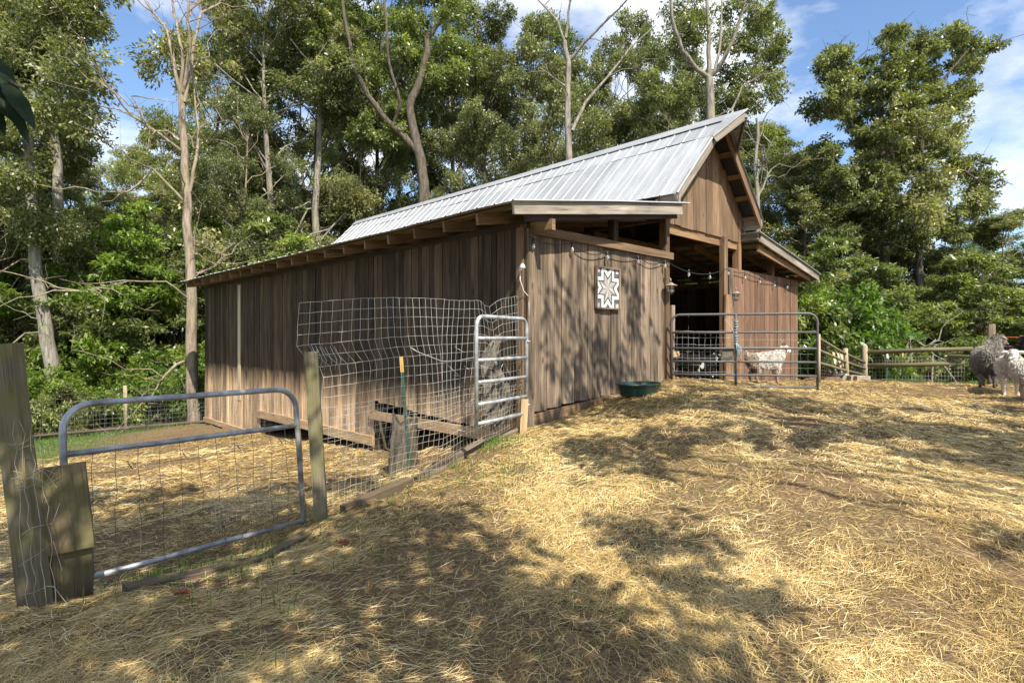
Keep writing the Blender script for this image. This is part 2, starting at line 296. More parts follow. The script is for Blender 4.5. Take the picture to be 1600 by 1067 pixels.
# ---------------------------------------------------------------- ground
OX, OY = 0.17, 7.0
TH = math.atan2(0.700, 0.7141)
D2 = Vector((math.cos(TH), math.sin(TH), 0)); D1 = Vector((-math.sin(TH), math.cos(TH), 0))
def B(s, L, z): return Vector((OX, OY, 0)) + D2*s + D1*L + Vector((0, 0, z))
def front(px, py, t=0.0):
    """point on the plane parallel to the barn front, t metres out from it"""
    u = (px-CX)/F_PX; ax, ay = OX-D1.x*t, OY-D1.y*t
    s = (u*ay-ax)/(D2.x-u*D2.y); Z = ay+D2.y*s
    return s, -(py-CY)/F_PX*Z
ctrl = [(-2.45, 4.05, -1.66), (-2.0, 4.65, -1.65), (-2.75, 3.75, -1.66), (0, 2.5, -1.5), (-2.72, 3.3, -1.55), (-1.6, 4.85, -1.51), (-.89, 5.73, -1.43), (-.42, 6.29, -1.26), (.15, 6.8, -1.1), (1.2, 7.75, -.9), (1.7, 7.6, -.76), (2.5, 9.1, -.66),
 (4.54, 8.6, -.76), (3.4, 8.6, -.72), (7.0, 9.4, -.80), (6.6, 7.75, -.88), (8.6, 14, -1.08), (10, 13, -1.05), (12.5, 14, -1.05), (7.8, 12.8, -.98), (4.0, 10.5, -.78), (6.3, 12.3, -.92), (1.5, 11, -1.1),
 (3, 3, -1.42), (1.2, 5, -1.22), (3, 5, -1.12), (5, 5, -1.08), (.9, 6.6, -1.02), (-1.4, 7.2, -1.66), (-.8, 6.6, -1.5), (-2.5, 6, -1.72), (-3.3, 10.2, -1.9), (-1.8, 8.6, -1.78), (-5.5, 12.5, -2.12), (-8.3, 15.6, -2.3), (-12, 14, -2.65), (-8, 8, -2.15),
 (-5, 5, -1.85), (-3.8, 3.4, -1.7), (-6, 20, -2.6), (-11.5, 17, -2.75), (0, 25, -2.2), (10, 20, -2.2), (20, 20, -2.4), (16, 12, -1.2), (10, 7, -.85), (8, 4, -1.05), (0, -5, -1.7), (6, -4, -1.4), (-8, -3, -2.2), (30, 0, -1.5),
 (-30, 5, -3.6), (-25, 25, -3.8), (0, 45, -3.4), (40, 40, -4), (-40, 45, -5), (0, 150, -6), (150, 0, -4), (-150, 0, -8), (0, -150, -4), (120, 120, -7), (-120, 120, -9), (120, -120, -4), (-120, -120, -6), (5.5, 16, -1.4), (-1, 14, -1.9)]
ca = np.array(ctrl); nC = len(ca)
dd = np.sqrt(((ca[:, None, :2]-ca[None, :, :2])**2).sum(2)+0.15)
A = np.zeros((nC+3, nC+3)); A[:nC, :nC] = dd + np.eye(nC)*0.02; A[:nC, nC] = 1; A[:nC, nC+1:] = ca[:, :2]; A[nC, :nC] = 1; A[nC+1:, :nC] = ca[:, :2].T
wt = np.linalg.solve(A, np.concatenate([ca[:, 2], [0, 0, 0]]))
def vnoise(x, y, f, seed=0):
    x = np.asarray(x)*f+seed*17.3; y = np.asarray(y)*f+seed*9.7
    xi = np.floor(x); yi = np.floor(y); fx = x-xi; fy = y-yi; fx = fx*fx*(3-2*fx); fy = fy*fy*(3-2*fy)
    def h(a, b):
        t = np.sin(a*127.1+b*311.7+seed*7.1)*43758.5453; return t-np.floor(t)
    return (h(xi, yi)*(1-fx)+h(xi+1, yi)*fx)*(1-fy)+(h(xi, yi+1)*(1-fx)+h(xi+1, yi+1)*fx)*fy
def gz(x, y):
    x = np.atleast_1d(np.asarray(x, dtype=float)); y = np.atleast_1d(np.asarray(y, dtype=float)); sh = x.shape
    x = x.ravel(); y = y.ravel(); out = np.zeros(len(x))
    for i in range(0, len(x), 40000):
        xs, ys = x[i:i+40000], y[i:i+40000]
        d = np.sqrt((xs[:, None]-ca[:, 0])**2+(ys[:, None]-ca[:, 1])**2+0.15)
        out[i:i+40000] = d@wt[:nC]+wt[nC]+wt[nC+1]*xs+wt[nC+2]*ys
    out += (vnoise(x, y, 1.1, 1)-.5)*.07+(vnoise(x, y, 3.1, 2)-.5)*.045+(vnoise(x, y, 8.0, 3)-.5)*.028
    return out.reshape(sh)
def G(x, y): return float(gz(x, y)[0])
def onground(px, py, Z):        # point of the ground seen near column px at depth Z
    x = (px-CX)/F_PX*Z; return Vector((x, Z, G(x, Z)))
def strawmask(x, y):
    # 1 = straw covered yard, 0 = forest floor / grass
    L = -(x-OX)*math.sin(TH)*-1*0  # unused
    m = np.ones_like(x)
    left = np.clip((x+10.5+0.3*(y-14))/1.5, 0, 1)      # far left becomes grass
    back = np.clip((19.0-y)/2.0, 0, 1)
    right = np.clip((14.2-y)/0.6, 0, 1)
    r = np.where(x > 5, right, back)
    return m*left*r
ax = np.concatenate([-np.geomspace(150, 10, 34), np.arange(-9.8, 10.01, 0.085), np.geomspace(10.3, 150, 34)])
ay = np.concatenate([-np.geomspace(150, 2, 22), np.arange(-1.6, 1.0, 0.4), np.arange(1.1, 15, 0.085), np.geomspace(15.2, 220, 50)])
gx, gy = np.meshgrid(ax, ay); gzz = gz(gx, gy)
nx, ny = len(ax), len(ay)
idx = np.arange(nx*ny).reshape(ny, nx)
fq = np.stack([idx[:-1, :-1], idx[:-1, 1:], idx[1:, 1:], idx[1:, :-1]], -1).reshape(-1, 4)
gme = mesh_np('ground', np.stack([gx, gy, gzz], -1).reshape(-1, 3), fq, smooth=True, pat=strawmask(gx.ravel(), gy.ravel()))
def groundmat():
    m, N, L, b = new_mat('straw_covered_soil')
    tcn = N.new('ShaderNodeTexCoord'); outs = []
    for k, (ang, sc) in enumerate(((0.3, 110), (1.4, 140), (2.3, 125))):
        mp = N.new('ShaderNodeMapping'); mp.inputs['Rotation'].default_value = (0, 0, ang); mp.inputs['Scale'].default_value = (sc*0.22, sc, 1)
        L.new(tcn.outputs['Object'], mp.inputs[0]); n = N.new('ShaderNodeTexNoise'); n.inputs['Scale'].default_value = 1; n.inputs['Detail'].default_value = 3; n.inputs['Distortion'].default_value = 0.5
        L.new(mp.outputs[0], n.inputs['Vector']); outs.append(n.outputs[0])
    m1 = N.new('ShaderNodeMath'); m1.operation = 'MAXIMUM'; L.new(outs[0], m1.inputs[0]); L.new(outs[1], m1.inputs[1])
    m2 = N.new('ShaderNodeMath'); m2.operation = 'MAXIMUM'; L.new(m1.outputs[0], m2.inputs[0]); L.new(outs[2], m2.inputs[1])
    r = rampn(N, [(0.48, (0.055, 0.038, 0.024)), (0.60, (0.20, 0.14, 0.07)), (0.74, (0.48, 0.36, 0.17))]); L.new(m2.outputs[0], r.inputs[0])
    n3 = N.new('ShaderNodeTexNoise'); n3.inputs['Scale'].default_value = 1.1; n3.inputs['Detail'].default_value = 6; n3.inputs['Roughness'].default_value = 0.65; L.new(tcn.outputs['Object'], n3.inputs['Vector'])
    rs = rampn(N, [(0.49, (0, 0, 0)), (0.60, (.9, .9, .9))]); L.new(n3.outputs[0], rs.inputs[0])
    n4 = N.new('ShaderNodeTexNoise'); n4.inputs['Scale'].default_value = 40; n4.inputs['Detail'].default_value = 5; L.new(tcn.outputs['Object'], n4.inputs['Vector'])
    soil = rampn(N, [(0.3, (0.07, 0.043, 0.026)), (0.7, (0.28, 0.185, 0.10))]); L.new(n4.outputs[0], soil.inputs[0])
    k = N.new('ShaderNodeMix'); k.data_type = 'RGBA'; L.new(rs.outputs[0], k.inputs['Factor']); L.new(r.outputs[0], k.inputs['A']); L.new(soil.outputs[0], k.inputs['B'])
    n5 = N.new('ShaderNodeTexNoise'); n5.inputs['Scale'].default_value = 9; n5.inputs['Detail'].default_value = 6; L.new(tcn.outputs['Object'], n5.inputs['Vector'])
    fl = rampn(N, [(0.35, (0.05, 0.06, 0.018)), (0.55, (0.10, 0.15, 0.035)), (0.72, (0.20, 0.17, 0.08))]); L.new(n5.outputs[0], fl.inputs[0])
    at = attr(N, 'pat'); k2 = N.new('ShaderNodeMix'); k2.data_type = 'RGBA'; L.new(at.outputs['Fac'], k2.inputs['Factor']); L.new(fl.outputs[0], k2.inputs['A']); L.new(k.outputs['Result'], k2.inputs['B'])
    L.new(k2.outputs['Result'], b.inputs['Base Color']); b.inputs['Roughness'].default_value = 1; b.inputs['Specular IOR Level'].default_value = 0.1
    bp = N.new('ShaderNodeBump'); bp.inputs['Strength'].default_value = 1; bp.inputs['Distance'].default_value = 0.02; L.new(m2.outputs[0], bp.inputs['Height']); L.new(bp.outputs[0], b.inputs['Normal'])
    return m
ground = link('ground', gme, groundmat()); tag(ground, 'sloping barnyard soil strewn with golden straw', kind='structure')

# ---------------------------------------------------------------- straw (uncountable)
def straw(n, rmin, rmax, seed, wid, lift, lenr):
    g = np.random.default_rng(seed)
    r = rmin*(rmax/rmin)**g.random(n)          # density falls with distance from the yard's near side
    th = g.uniform(-0.86, 0.86, n)
    x = r*np.sin(th); y = r*np.cos(th)
    thin = vnoise(x, y, 1.3, 5)*0.6+vnoise(x, y, 4.1, 6)*0.4
    thin = thin-.13*np.clip((1.2-x)/2, 0, 1)*np.clip((5.5-y)/2, 0, 1)
    keep = (g.random(n) < np.clip((thin-0.33)*4.0, 0.10, 1))*(g.random(n) < strawmask(x, y))
    # indoors and under the barn floor nothing
    s_ = (x-OX)*D2.x+(y-OY)*D2.y; l_ = (x-OX)*D1.x+(y-OY)*D1.y
    keep = keep*(~((s_ > 0) & (l_ > 0.02) & (s_ < 3.3) & (l_ < 12)))
    keep = keep*(~((s_ > 5.2) & (l_ > 0.02) & (s_ < 9)))
    keep = keep.astype(bool); x, y, r = x[keep], y[keep], r[keep]; n = len(x)
    z = gz(x, y)
    ang = vnoise(x, y, 0.8, 8)*3.0+g.normal(0, 0.8, n)+0.1
    ln = g.uniform(*lenr, n); bend = g.normal(0, 0.13, n)+(g.random(n) < .06)*g.normal(0, .5, n)
    w = wid*(0.6+0.8*g.random(n))*np.clip(r/4.5, 0.8, 2.1)
    clump = vnoise(x, y, 2.7, 9)
    lf = lift*(g.random(n)**2)*(0.4+1.6*clump)
    tilt = g.normal(0, 0.07, n)+(g.random(n) < 0.03)*g.normal(0, 0.4, n)
    K = 3; V = np.zeros((n, K, 2, 3)); t = np.linspace(-.5, .5, K)
    px_, py_, zz = x, y, None
    pts = np.zeros((n, K, 3))
    for k in range(K):
        a = ang+bend*t[k]*2
        pts[:, k, 0] = x+np.cos(a)*ln*t[k]; pts[:, k, 1] = y+np.sin(a)*ln*t[k]
    arch = 0.12*g.random(n)
    eps = 0.06; dzx = (gz(x+eps, y)-z)/eps; dzy = (gz(x, y+eps)-z)/eps
    for k in range(K):
        pts[:, k, 2] = z+dzx*(pts[:, k, 0]-x)+dzy*(pts[:, k, 1]-y)+lf+0.004+tilt*ln*t[k]+arch*ln*(0.25-t[k]**2)
    roll = g.uniform(-0.9, 0.9, n)
    for k in range(K):
        a = ang+bend*t[k]*2
        sx, sy, sz = -np.sin(a)*np.cos(roll), np.cos(a)*np.cos(roll), np.sin(roll)
        sd = np.stack([sx, sy, sz], -1)*(w[:, None]*(0.5 if k in (0, K-1) else 1))/2
        V[:, k, 0] = pts[:, k]-sd; V[:, k, 1] = pts[:, k]+sd
    i0 = np.arange(n)*K*2
    F = np.stack([np.stack([i0+2*k, i0+2*k+1, i0+2*k+3, i0+2*k+2], -1) for k in range(K-1)], 1).reshape(-1, 4)
    tone = np.clip(g.normal(0.45, 0.26, n)+(vnoise(x, y, 0.9, 12)-.5)*0.5, 0, 1)
    return V.reshape(-1, 3), F, np.repeat(tone, K-1)
def strawmat():
    m, N, L, b = new_mat('straw')
    at = attr(N, 'tone'); r = rampn(N, [(0.0, (0.12, 0.08, 0.038)), (0.3, (0.35, 0.235, 0.09)), (0.6, (0.66, 0.475, 0.175)), (1.0, (0.90, 0.77, 0.45))]); L.new(at.outputs['Fac'], r.inputs[0])
    L.new(r.outputs[0], b.inputs['Base Color']); b.inputs['Roughness'].default_value = 0.55; b.inputs['Specular IOR Level'].default_value = 0.35
    return m
M['straw'] = strawmat()
v1, f1, t1 = straw(680000, 2.0, 14.5, 3, 0.0022, 0.02, (0.03, 0.15))
so = link('straw', mesh_np('straw', v1, f1, t1), M['straw']); tag(so, 'loose golden straw lying thick over the yard', 'straw', kind='stuff')

def blades(pts, h, w, seed, lean=0.5):
    g = np.random.default_rng(seed); n = len(pts); a = g.uniform(0, 2*PI, n); hh = h*(0.5+g.random(n)); ln = lean*g.random(n)
    d = np.stack([np.cos(a), np.sin(a), np.zeros(n)], -1); sd = np.stack([-np.sin(a), np.cos(a), np.zeros(n)], -1)*w/2
    up = np.array([0, 0, 1.0])
    p1 = pts+d*(ln*hh*.3)[:, None]+up*(hh*.6)[:, None]; p2 = pts+d*(ln*hh)[:, None]+up*hh[:, None]
    V = np.stack([pts-sd, pts+sd, p1+sd*.8, p1-sd*.8, p2+sd*.1, p2-sd*.1], 1).reshape(-1, 3); i = np.arange(n)*6
    F = np.concatenate([np.stack([i, i+1, i+2, i+3], -1), np.stack([i+3, i+2, i+4, i+5], -1)])
    t = g.random(n); return V, F, np.concatenate([t, t])
g = np.random.default_rng(4)
gp = []
for (cx, cy_, rx, ry, n) in ((-1.0, 5.75, .5, .5, 300), (-.45, 6.25, .4, .4, 900), (-.2, 6.45, .4, .3, 900), (-2.0, 4.1, .7, .8, 500), (0.3, 5.3, .8, .6, 260), (-2.4, 3.9, .3, .3, 350), (-1.0, 3.2, 1.4, 1, 200), (1.2, 4.4, 1.5, 1, 120),
                             (9.5, 13.9, 1.7, .7, 5000), (11.5, 14.0, 2, .6, 3500), (13.5, 14.5, 2.5, .8, 2500), (-12.5, 15, 2.5, 3.5, 14000), (-9.5, 17.5, 2, 1.5, 6000), (-14, 11, 3, 3, 7000), (-9.5, 11.5, 1.2, 2, 1500), (2.0, 7.3, .8, .3, 100), (-.6, 5.2, 1.2, .8, 200)):
    q = g.normal(0, 0.5, (n, 2))*[rx, ry]+[cx, cy_]; gp.append(q)
gp = np.concatenate(gp); gp = gp[vnoise(gp[:, 0], gp[:, 1], 3, 21)+0.25*g.random(len(gp)) > 0.45]
s_ = (gp[:, 0]-OX)*D2.x+(gp[:, 1]-OY)*D2.y; l_ = (gp[:, 0]-OX)*D1.x+(gp[:, 1]-OY)*D1.y
gp = gp[~((s_ > -.1) & (l_ > -.05) & (s_ < 9.1))]
v1, f1, t1 = blades(np.concatenate([gp, gz(gp[:, 0], gp[:, 1])[:, None]], 1), 0.07, 0.006, 5)
go = link('grass', mesh_np('grass', v1, f1, t1), M['grass']); tag(go, 'short green grass sprouting at fence lines and yard edges', 'grass', kind='stuff')

# ---------------------------------------------------------------- barn
barn = empty('barn', (OX, OY, 0), TH, 'weathered board barn with steep grey metal roof and two lean-to sheds', 'barn')
WS, LEN = 8.95, 12.2
def siding(name, mat, s0, s1, zb, zt, axis, off, wr=(0.14, 0.28), th=0.025, taper=None, jit=0.0015):
    """vertical boards along local x (axis 0, plane y=off) or local y (axis 1, plane x=off); zb, zt functions"""
    mb = MB(); p = s0
    while p < s1-0.01:
        w = min(rnd.uniform(*wr), s1-p); c = p+w/2; o = off+rnd.uniform(-0.009, 0.009)
        b0, b1 = zb(c)+rnd.uniform(-.012, .012), zt(c)
        if b1-b0 > 0.05:
            if axis == 0: mb.board((c, o, b0), (c, o, b1), w-0.010, th, (1, 0, 0), jit=jit, nseg=4)
            else: mb.board((o, c, b0), (o, c, b1), w-0.010, th, (0, 1, 0), jit=jit, nseg=4)
        p += w
    return mb.build(name, mat, barn)
def zr_left(s): return 1.533+.156*(s+.55)       # top of left lean-to roof
def zr_right(s): return 2.04-.156*(s-5.85)
RIDGE_S, RIDGE_Z, SL = 4.6, 3.84, 0.975
def zr_up(s): return RIDGE_Z-SL*abs(s-RIDGE_S)
sb = lambda c: -2.12 if c > 8.25 else (-1.62 if c > 3.55 else -1.22+0.06*c)
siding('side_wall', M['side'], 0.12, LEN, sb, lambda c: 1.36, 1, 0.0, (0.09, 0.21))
siding('front_wall', M['front'], 0.11, 3.27, lambda c: -.90+.07*c, lambda c: 1.335, 0, 0.0, (0.2, 0.31))
siding('front_wall', M['red'], 5.42, WS, lambda c: -1.1, lambda c: 1.345, 0, 0.0, (0.2, 0.28))
siding('gable_wall', M['gable'], 3.22, 5.98, lambda c: 1.87, lambda c: min(zr_up(c)-.10, 3.7), 0, 0.0, (0.2, 0.29))
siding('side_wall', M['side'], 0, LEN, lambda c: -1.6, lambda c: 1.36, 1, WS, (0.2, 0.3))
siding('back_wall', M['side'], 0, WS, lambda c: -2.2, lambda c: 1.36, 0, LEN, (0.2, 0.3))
siding('partition_wall', M['red'], 0.1, WS-.1, lambda c: -1.6, lambda c: 1.25, 0, 5.2, (0.2, 0.3))
siding('gable_wall', M['gable'], 3.22, 5.98, lambda c: 1.87, lambda c: min(zr_up(c)-.10, 3.7), 0, LEN, (0.2, 0.3))
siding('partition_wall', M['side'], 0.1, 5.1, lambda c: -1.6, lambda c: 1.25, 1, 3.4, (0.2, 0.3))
# pale replacement board on the side, corner boards
MB().board((-.018, 9.57, -1.45), (-.018, 9.57, 1.3), .17, .02, (0, 1, 0), tone=1).build('pale_board', M['lpost'], barn)
MB().board((-.03, .07, -1.35), (-.03, .07, 1.36), .11, .03, (0, 1, 0), tone=.5, nseg=5, jit=.003).build('corner_board', M['gable'], barn)
MB().board((.045, -.032, -1.1), (.045, -.032, 1.34), .10, .03, (1, 0, 0), tone=.4, nseg=5, jit=.003).build('corner_board', M['front'], barn)
MB().board((.05, .05, -1.6), (.05, .05, 1.4), .1, .1, (1, 0, 0), tone=.3).build('corner_post', M['frame'], barn)
# skirt boards and footings under the side wall
for (a, b_, z, w) in ((8.25, 12.2, -2.17, .12), (3.45, 8.35, -1.67, .16), (0.0, 3.55, -1.24, .14)):
    MB().board((-.035, a, z), (-.035, b_, z), w, .04, (0, 0, 1), tone=.8, nseg=4, jit=.004).build('skirt_board', M['skirt'], barn)
for L_ in (0.3, 3.5, 5.9, 8.2, 10.2, 12.1):
    MB().board((.12, L_, -2.6), (.12, L_, -1.1), .18, .18, (1, 0, 0), tone=.1).build('pier', M['rotten'], barn)
mb = MB(); mb.board((.02, -.01, -1.0), (3.2, -.01, -.74), .14, .045, (0, 0, 1), tone=.6, nseg=4, jit=.003); mb.build('sill_beam', M['gable'], barn)
# top board of left front wall (proud of siding, runs past the opening)
MB().board((.06, -.045, 1.335), (3.34, -.045, 1.335), .11, .06, (0, 0, 1), tone=.25, nseg=5, jit=.003).build('top_board', M['gable'], barn)
# floor
MB().board((.1, 5.9, -1.3), (WS-.1, 5.9, -1.3), 11.7, .04, (0, 1, 0), tone=.2).build('floor', M['dframe'], barn)
# posts
for (s, L_, z0, z1, w, t, mt, tn) in ((3.23, .03, -1.3, 2.05, .12, .12, 'frame', .2), (1.87, .06, 1.2, 1.86, .11, .11, 'dframe', .4), (5.21, -.02, -1.3, 1.89, .13, .10, 'gable', .55), (5.93, .05, -1.3, 1.89, .13, .12, 'frame', .8),
                          (7.6, .06, 1.2, 1.72, .11, .11, 'frame', .4), (3.3, 3.0, -1.3, 2.2, .14, .14, 'dframe', .3), (5.9, 3.0, -1.3, 2.2, .14, .14, 'frame', .3), (3.3, 6, -1.5, 2.2, .14, .14, 'dframe', .3), (5.9, 6, -1.5, 2.2, .14, .14, 'dframe', .3), (3.3, 9, -1.5, 2.2, .14, .14, 'dframe', .3), (5.9, 9, -1.5, 2.2, .14, .14, 'dframe', .3), (8.85, .08, -1.3, 1.45, .1, .1, 'frame', .3)):
    MB().board((s, L_, z0), (s, L_, z1), w, t, (1, 0, 0), tone=tn, nseg=3, jit=.003).build('post', M[mt], barn)
MB().board((5.23, -.09, -1.2), (5.23, -.09, .82), .20, .035, (1, 0, 0), tone=.9, nseg=4, jit=.003).build('door_jamb', M['frame'], barn)
MB().board((5.40, -.075, -1.2), (5.40, -.075, 1.3), .12, .03, (1, 0, 0), tone=.5, nseg=4, jit=.003).build('door_jamb', M['front'], barn)
MB().board((3.36, -.03, -.75), (3.36, -.03, .55), .10, .05, (1, 0, 0), tone=.8, nseg=4, jit=.003).build('door_jamb', M['front'], barn)
for z in (-.24, -.66):
    MB().board((3.27, -.085, z), (3.45, -.085, z), .09, .05, (0, 0, 1), tone=1).build('block', M['skirt'], barn)
# beams
MB().board((3.2, .05, 1.80), (6.0, .05, 1.80), .15, .05, (0, 0, 1), tone=.9).build('beam', M['frame'], barn)
for s in (3.3, 5.9):
    MB().board((s, -.02, 2.02), (s, LEN, 2.02), .18, .07, (0, 0, 1), tone=.5).build('beam', M['frame'], barn)
for L_ in (1.5, 3.0, 6, 9, 12.1):
    MB().board((.1, L_, 1.36), (3.3, L_, 1.74), .15, .045, (0, 0, 1), tone=.6).build('beam', M['frame'], barn)
    MB().board((3.3, L_, 1.86), (5.9, L_, 1.86), .15, .045, (0, 0, 1), tone=.6).build('beam', M['frame'], barn)
# wall plates
MB().board((.06, .0, 1.40), (.06, LEN, 1.40), .09, .10, (0, 0, 1), tone=.3).build('wall_plate', M['dframe'], barn)
MB().board((WS-.06, 0, 1.34), (WS-.06, LEN, 1.34), .09, .10, (0, 0, 1), tone=.3).build('wall_plate', M['frame'], barn)
# rafters: left lean-to (tails stick out past the side wall), right lean-to, upper roof
RT = .035
L_ = .33
while L_ < LEN+.15:
    l0 = min(L_, LEN-.03)
    MB().board((-.50, l0, zr_left(-.50)-RT-.075), (3.15, l0, zr_left(3.15)-RT-.075), .13, .042, (0, 0, 1)).build('rafter', M['gable'], barn)
    MB().board((5.95, l0, zr_right(5.95)-RT-.075), (9.28, l0, zr_right(9.28)-RT-.075), .13, .042, (0, 0, 1)).build('rafter', M['frame'], barn)
    L_ += .65
L_ = .02
while L_ < LEN+.1:
    for sg in (-1, 1):
        a = 1.58
        MB().board((RIDGE_S+sg*.02, L_, zr_up(RIDGE_S)-RT-.12), (RIDGE_S+sg*a, L_, RIDGE_Z-SL*a-RT-.12), .13, .042, (0, 0, 1)).build('rafter', M['frame'], barn)
    L_ += 1.2
# front fly rafter under left fascia and its block
MB().board((-.30, -.28, zr_left(-.3)-.17), (3.05, -.28, zr_left(3.05)-.17), .11, .04, (0, 0, 1), tone=.3, nseg=3, jit=.003).build('fly_rafter', M['dframe'], barn)
MB().board((.10, -.36, 1.36), (.10, .05, 1.36), .13, .06, (0, 0, 1), tone=.9).build('outrigger', M['gable'], barn)
MB().board((6.15, -.26, zr_right(6.15)-.24), (8.98, -.26, zr_right(8.98)-.17), .13, .04, (0, 0, 1), tone=.8).build('fly_rafter', M['frame'], barn)
# fascias
MB().board((-.56, -.345, zr_left(-.56)-.075), (3.1, -.345, zr_left(3.1)-.095), .15, .035, (0, 0, 1), tone=.7, nseg=6, jit=.003).build('fascia', M['fascia'], barn)
MB().board((6.05, -.345, zr_right(6.05)-.085), (9.27, -.345, zr_right(9.27)-.085), .14, .035, (0, 0, 1), tone=.6, nseg=6, jit=.003).build('fascia', M['fascia'], barn)
MB().board((9.27, -.36, zr_right(9.27)-.09), (9.27, LEN+.2, zr_right(9.27)-.09), .12, .03, (0, 0, 1), tone=.4).build('fascia', M['fascia'], barn)
MB().board((6.0, -.33, zr_right(6.0)-.06), (6.0, .1, zr_right(6.0)-.06), .12, .05, (0, 0, 1), tone=.4).build('outrigger', M['fascia'], barn)
MB().board((9.08, -.30, zr_right(9.1)-.16), (9.08, .1, zr_right(9.1)-.16), .12, .05, (0, 0, 1), tone=.5).build('outrigger', M['frame'], barn)
# purlins
for s in np.arange(-.4, 3.2, .55):
    MB().board((s, -.32, zr_left(s)-.03), (s, LEN+.2, zr_left(s)-.03), .09, .025, (1, 0, .156), tone=.5).build('purlin', M['frame'], barn)
for s in np.arange(6.1, 9.25, .42):
    MB().board((s, -.32, zr_right(s)-.03), (s, LEN+.2, zr_right(s)-.03), .09, .025, (1, 0, -.156), tone=.6).build('purlin', M['frame'], barn)
for sg in (-1, 1):
    for k in np.arange(.12, 1.62, .345):
        MB().board((RIDGE_S+sg*k, -.29, RIDGE_Z-SL*k-.045), (RIDGE_S+sg*k, LEN+.1, RIDGE_Z-SL*k-.045), .10, .03, (sg, 0, -SL), tone=.7).build('purlin', M['frame'], barn)
    MB().board((RIDGE_S+sg*.82, -.27, RIDGE_Z-SL*.82-.022), (RIDGE_S+sg*.82, LEN+.08, RIDGE_Z-SL*.82-.022), 2.2, .006, (sg, 0, -SL), tone=.2).build('underlayment', M['black'], barn)
    # rake boards
    a = 1.60
    MB().board((RIDGE_S+sg*.03, -.31, RIDGE_Z-SL*.03-.10), (RIDGE_S+sg*a, -.31, RIDGE_Z-SL*a-.10), .15, .035, (0, 0, 1), tone=.55, nseg=5, jit=.003).build('rake_board', M['fascia'] if sg < 0 else M['gable'], barn)
    MB().board((RIDGE_S+sg*1.54, -.34, RIDGE_Z-SL*1.54-.13), (RIDGE_S+sg*1.54, .02, RIDGE_Z-SL*1.54-.13), .17, .05, (0, 0, 1), tone=.6).build('outrigger', M['fascia'], barn)
MB().board((RIDGE_S, -.60, RIDGE_Z-.12), (RIDGE_S, LEN+.1, RIDGE_Z-.12), .15, .05, (0, 0, 1), tone=.5).build('ridge_beam', M['fascia'], barn)
def roof_sheet(name, p0, p1, l0, l1, rib=.30, nd=None, off=0.0, skew=None):
    """ribbed sheet: from eave p0 (s,z) to top p1 (s,z), running l0..l1; real thickness"""
    prof = []; L_ = l0
    while L_ < l1-1e-6:
        for dx, h in ((0, 0), (.010, .014), (.024, .014), (.034, 0)):
            if L_+dx <= l1: prof.append((L_+dx, h))
        prof.append((min(L_+rib*.5, l1), 0.0)); prof.append((min(L_+rib*.5+.01, l1), 0.004)); prof.append((min(L_+rib*.5+.02, l1), 0.0))
        L_ += rib
    prof = [(a, b) for a, b in prof if a <= l1+1e-6]; prof.append((l1+.004, 0))
    d = Vector((p1[0]-p0[0], p1[1]-p0[1])); d.normalize(); nn = Vector((-d.y, d.x));
    if nn.y < 0: nn = -nn
    M_ = 5; mb = MB(); vs = []
    for side in (0, 1):
        for k in range(M_):
            q = k/(M_-1)
            for i, (l, h) in enumerate(prof):
                hh = h+off-(0.004 if side else 0)
                wob = 0.004*math.sin(l*2.1+k)+0.003*math.sin(l*5.3+k*2)
                vs.append((p0[0]+(p1[0]-p0[0])*q+nn.x*(hh+wob), l, p0[1]+(p1[1]-p0[1])*q+nn.y*(hh+wob)))
    n = len(prof); ln = math.hypot(p1[0]-p0[0], p1[1]-p0[1])
    tones = {}
    for side in (0, 1):
        for k in range(M_-1):
            for i in range(n-1):
                b = side*M_*n+k*n+i; f = [b, b+1, b+n+1, b+n]
                if side: f = f[::-1]
                c = [(ln*k/(M_-1), prof[i][0]), (ln*k/(M_-1), prof[i+1][0]), (ln*(k+1)/(M_-1), prof[i+1][0]), (ln*(k+1)/(M_-1), prof[i][0])]
                if side: c = c[::-1]
                pan = int((prof[i][0]-l0)/.92)
                tn = tones.setdefault(pan, rnd.random())
                mb.f.append(f); mb.uv += c; mb.t.append(tn); mb.sm.append(False)
    T = M_*n
    for k in (0, M_-1):
        for i in range(n-1):
            mb.f.append([k*n+i, k*n+i+1, T+k*n+i+1, T+k*n+i]); mb.uv += [(0, 0)]*4; mb.t.append(.3); mb.sm.append(False)
    for i in (0, n-1):
        for k in range(M_-1):
            mb.f.append([k*n+i, (k+1)*n+i, T+(k+1)*n+i, T+k*n+i]); mb.uv += [(0, 0)]*4; mb.t.append(.3); mb.sm.append(False)
    mb.v = vs
    return mb.build(name, M['roof'], barn)
roof_sheet('roof_sheet', (-.60, zr_left(-.60)), (3.28, zr_left(3.28)), -.40, LEN+.22)
roof_sheet('roof_sheet', (9.33, zr_right(9.33)), (5.92, zr_right(5.92)), -.40, LEN+.22)
for sg in (-1, 1):
    a = 1.63; m_ = .42
    roof_sheet('roof_sheet', (RIDGE_S+sg*a, RIDGE_Z-SL*a), (RIDGE_S+sg*(m_-.08), RIDGE_Z-SL*(m_-.08)), -.36, LEN+.12)
    roof_sheet('roof_sheet', (RIDGE_S+sg*m_, RIDGE_Z-SL*m_), (RIDGE_S+sg*.01, RIDGE_Z-SL*.01), -.37, LEN+.12, off=.008)
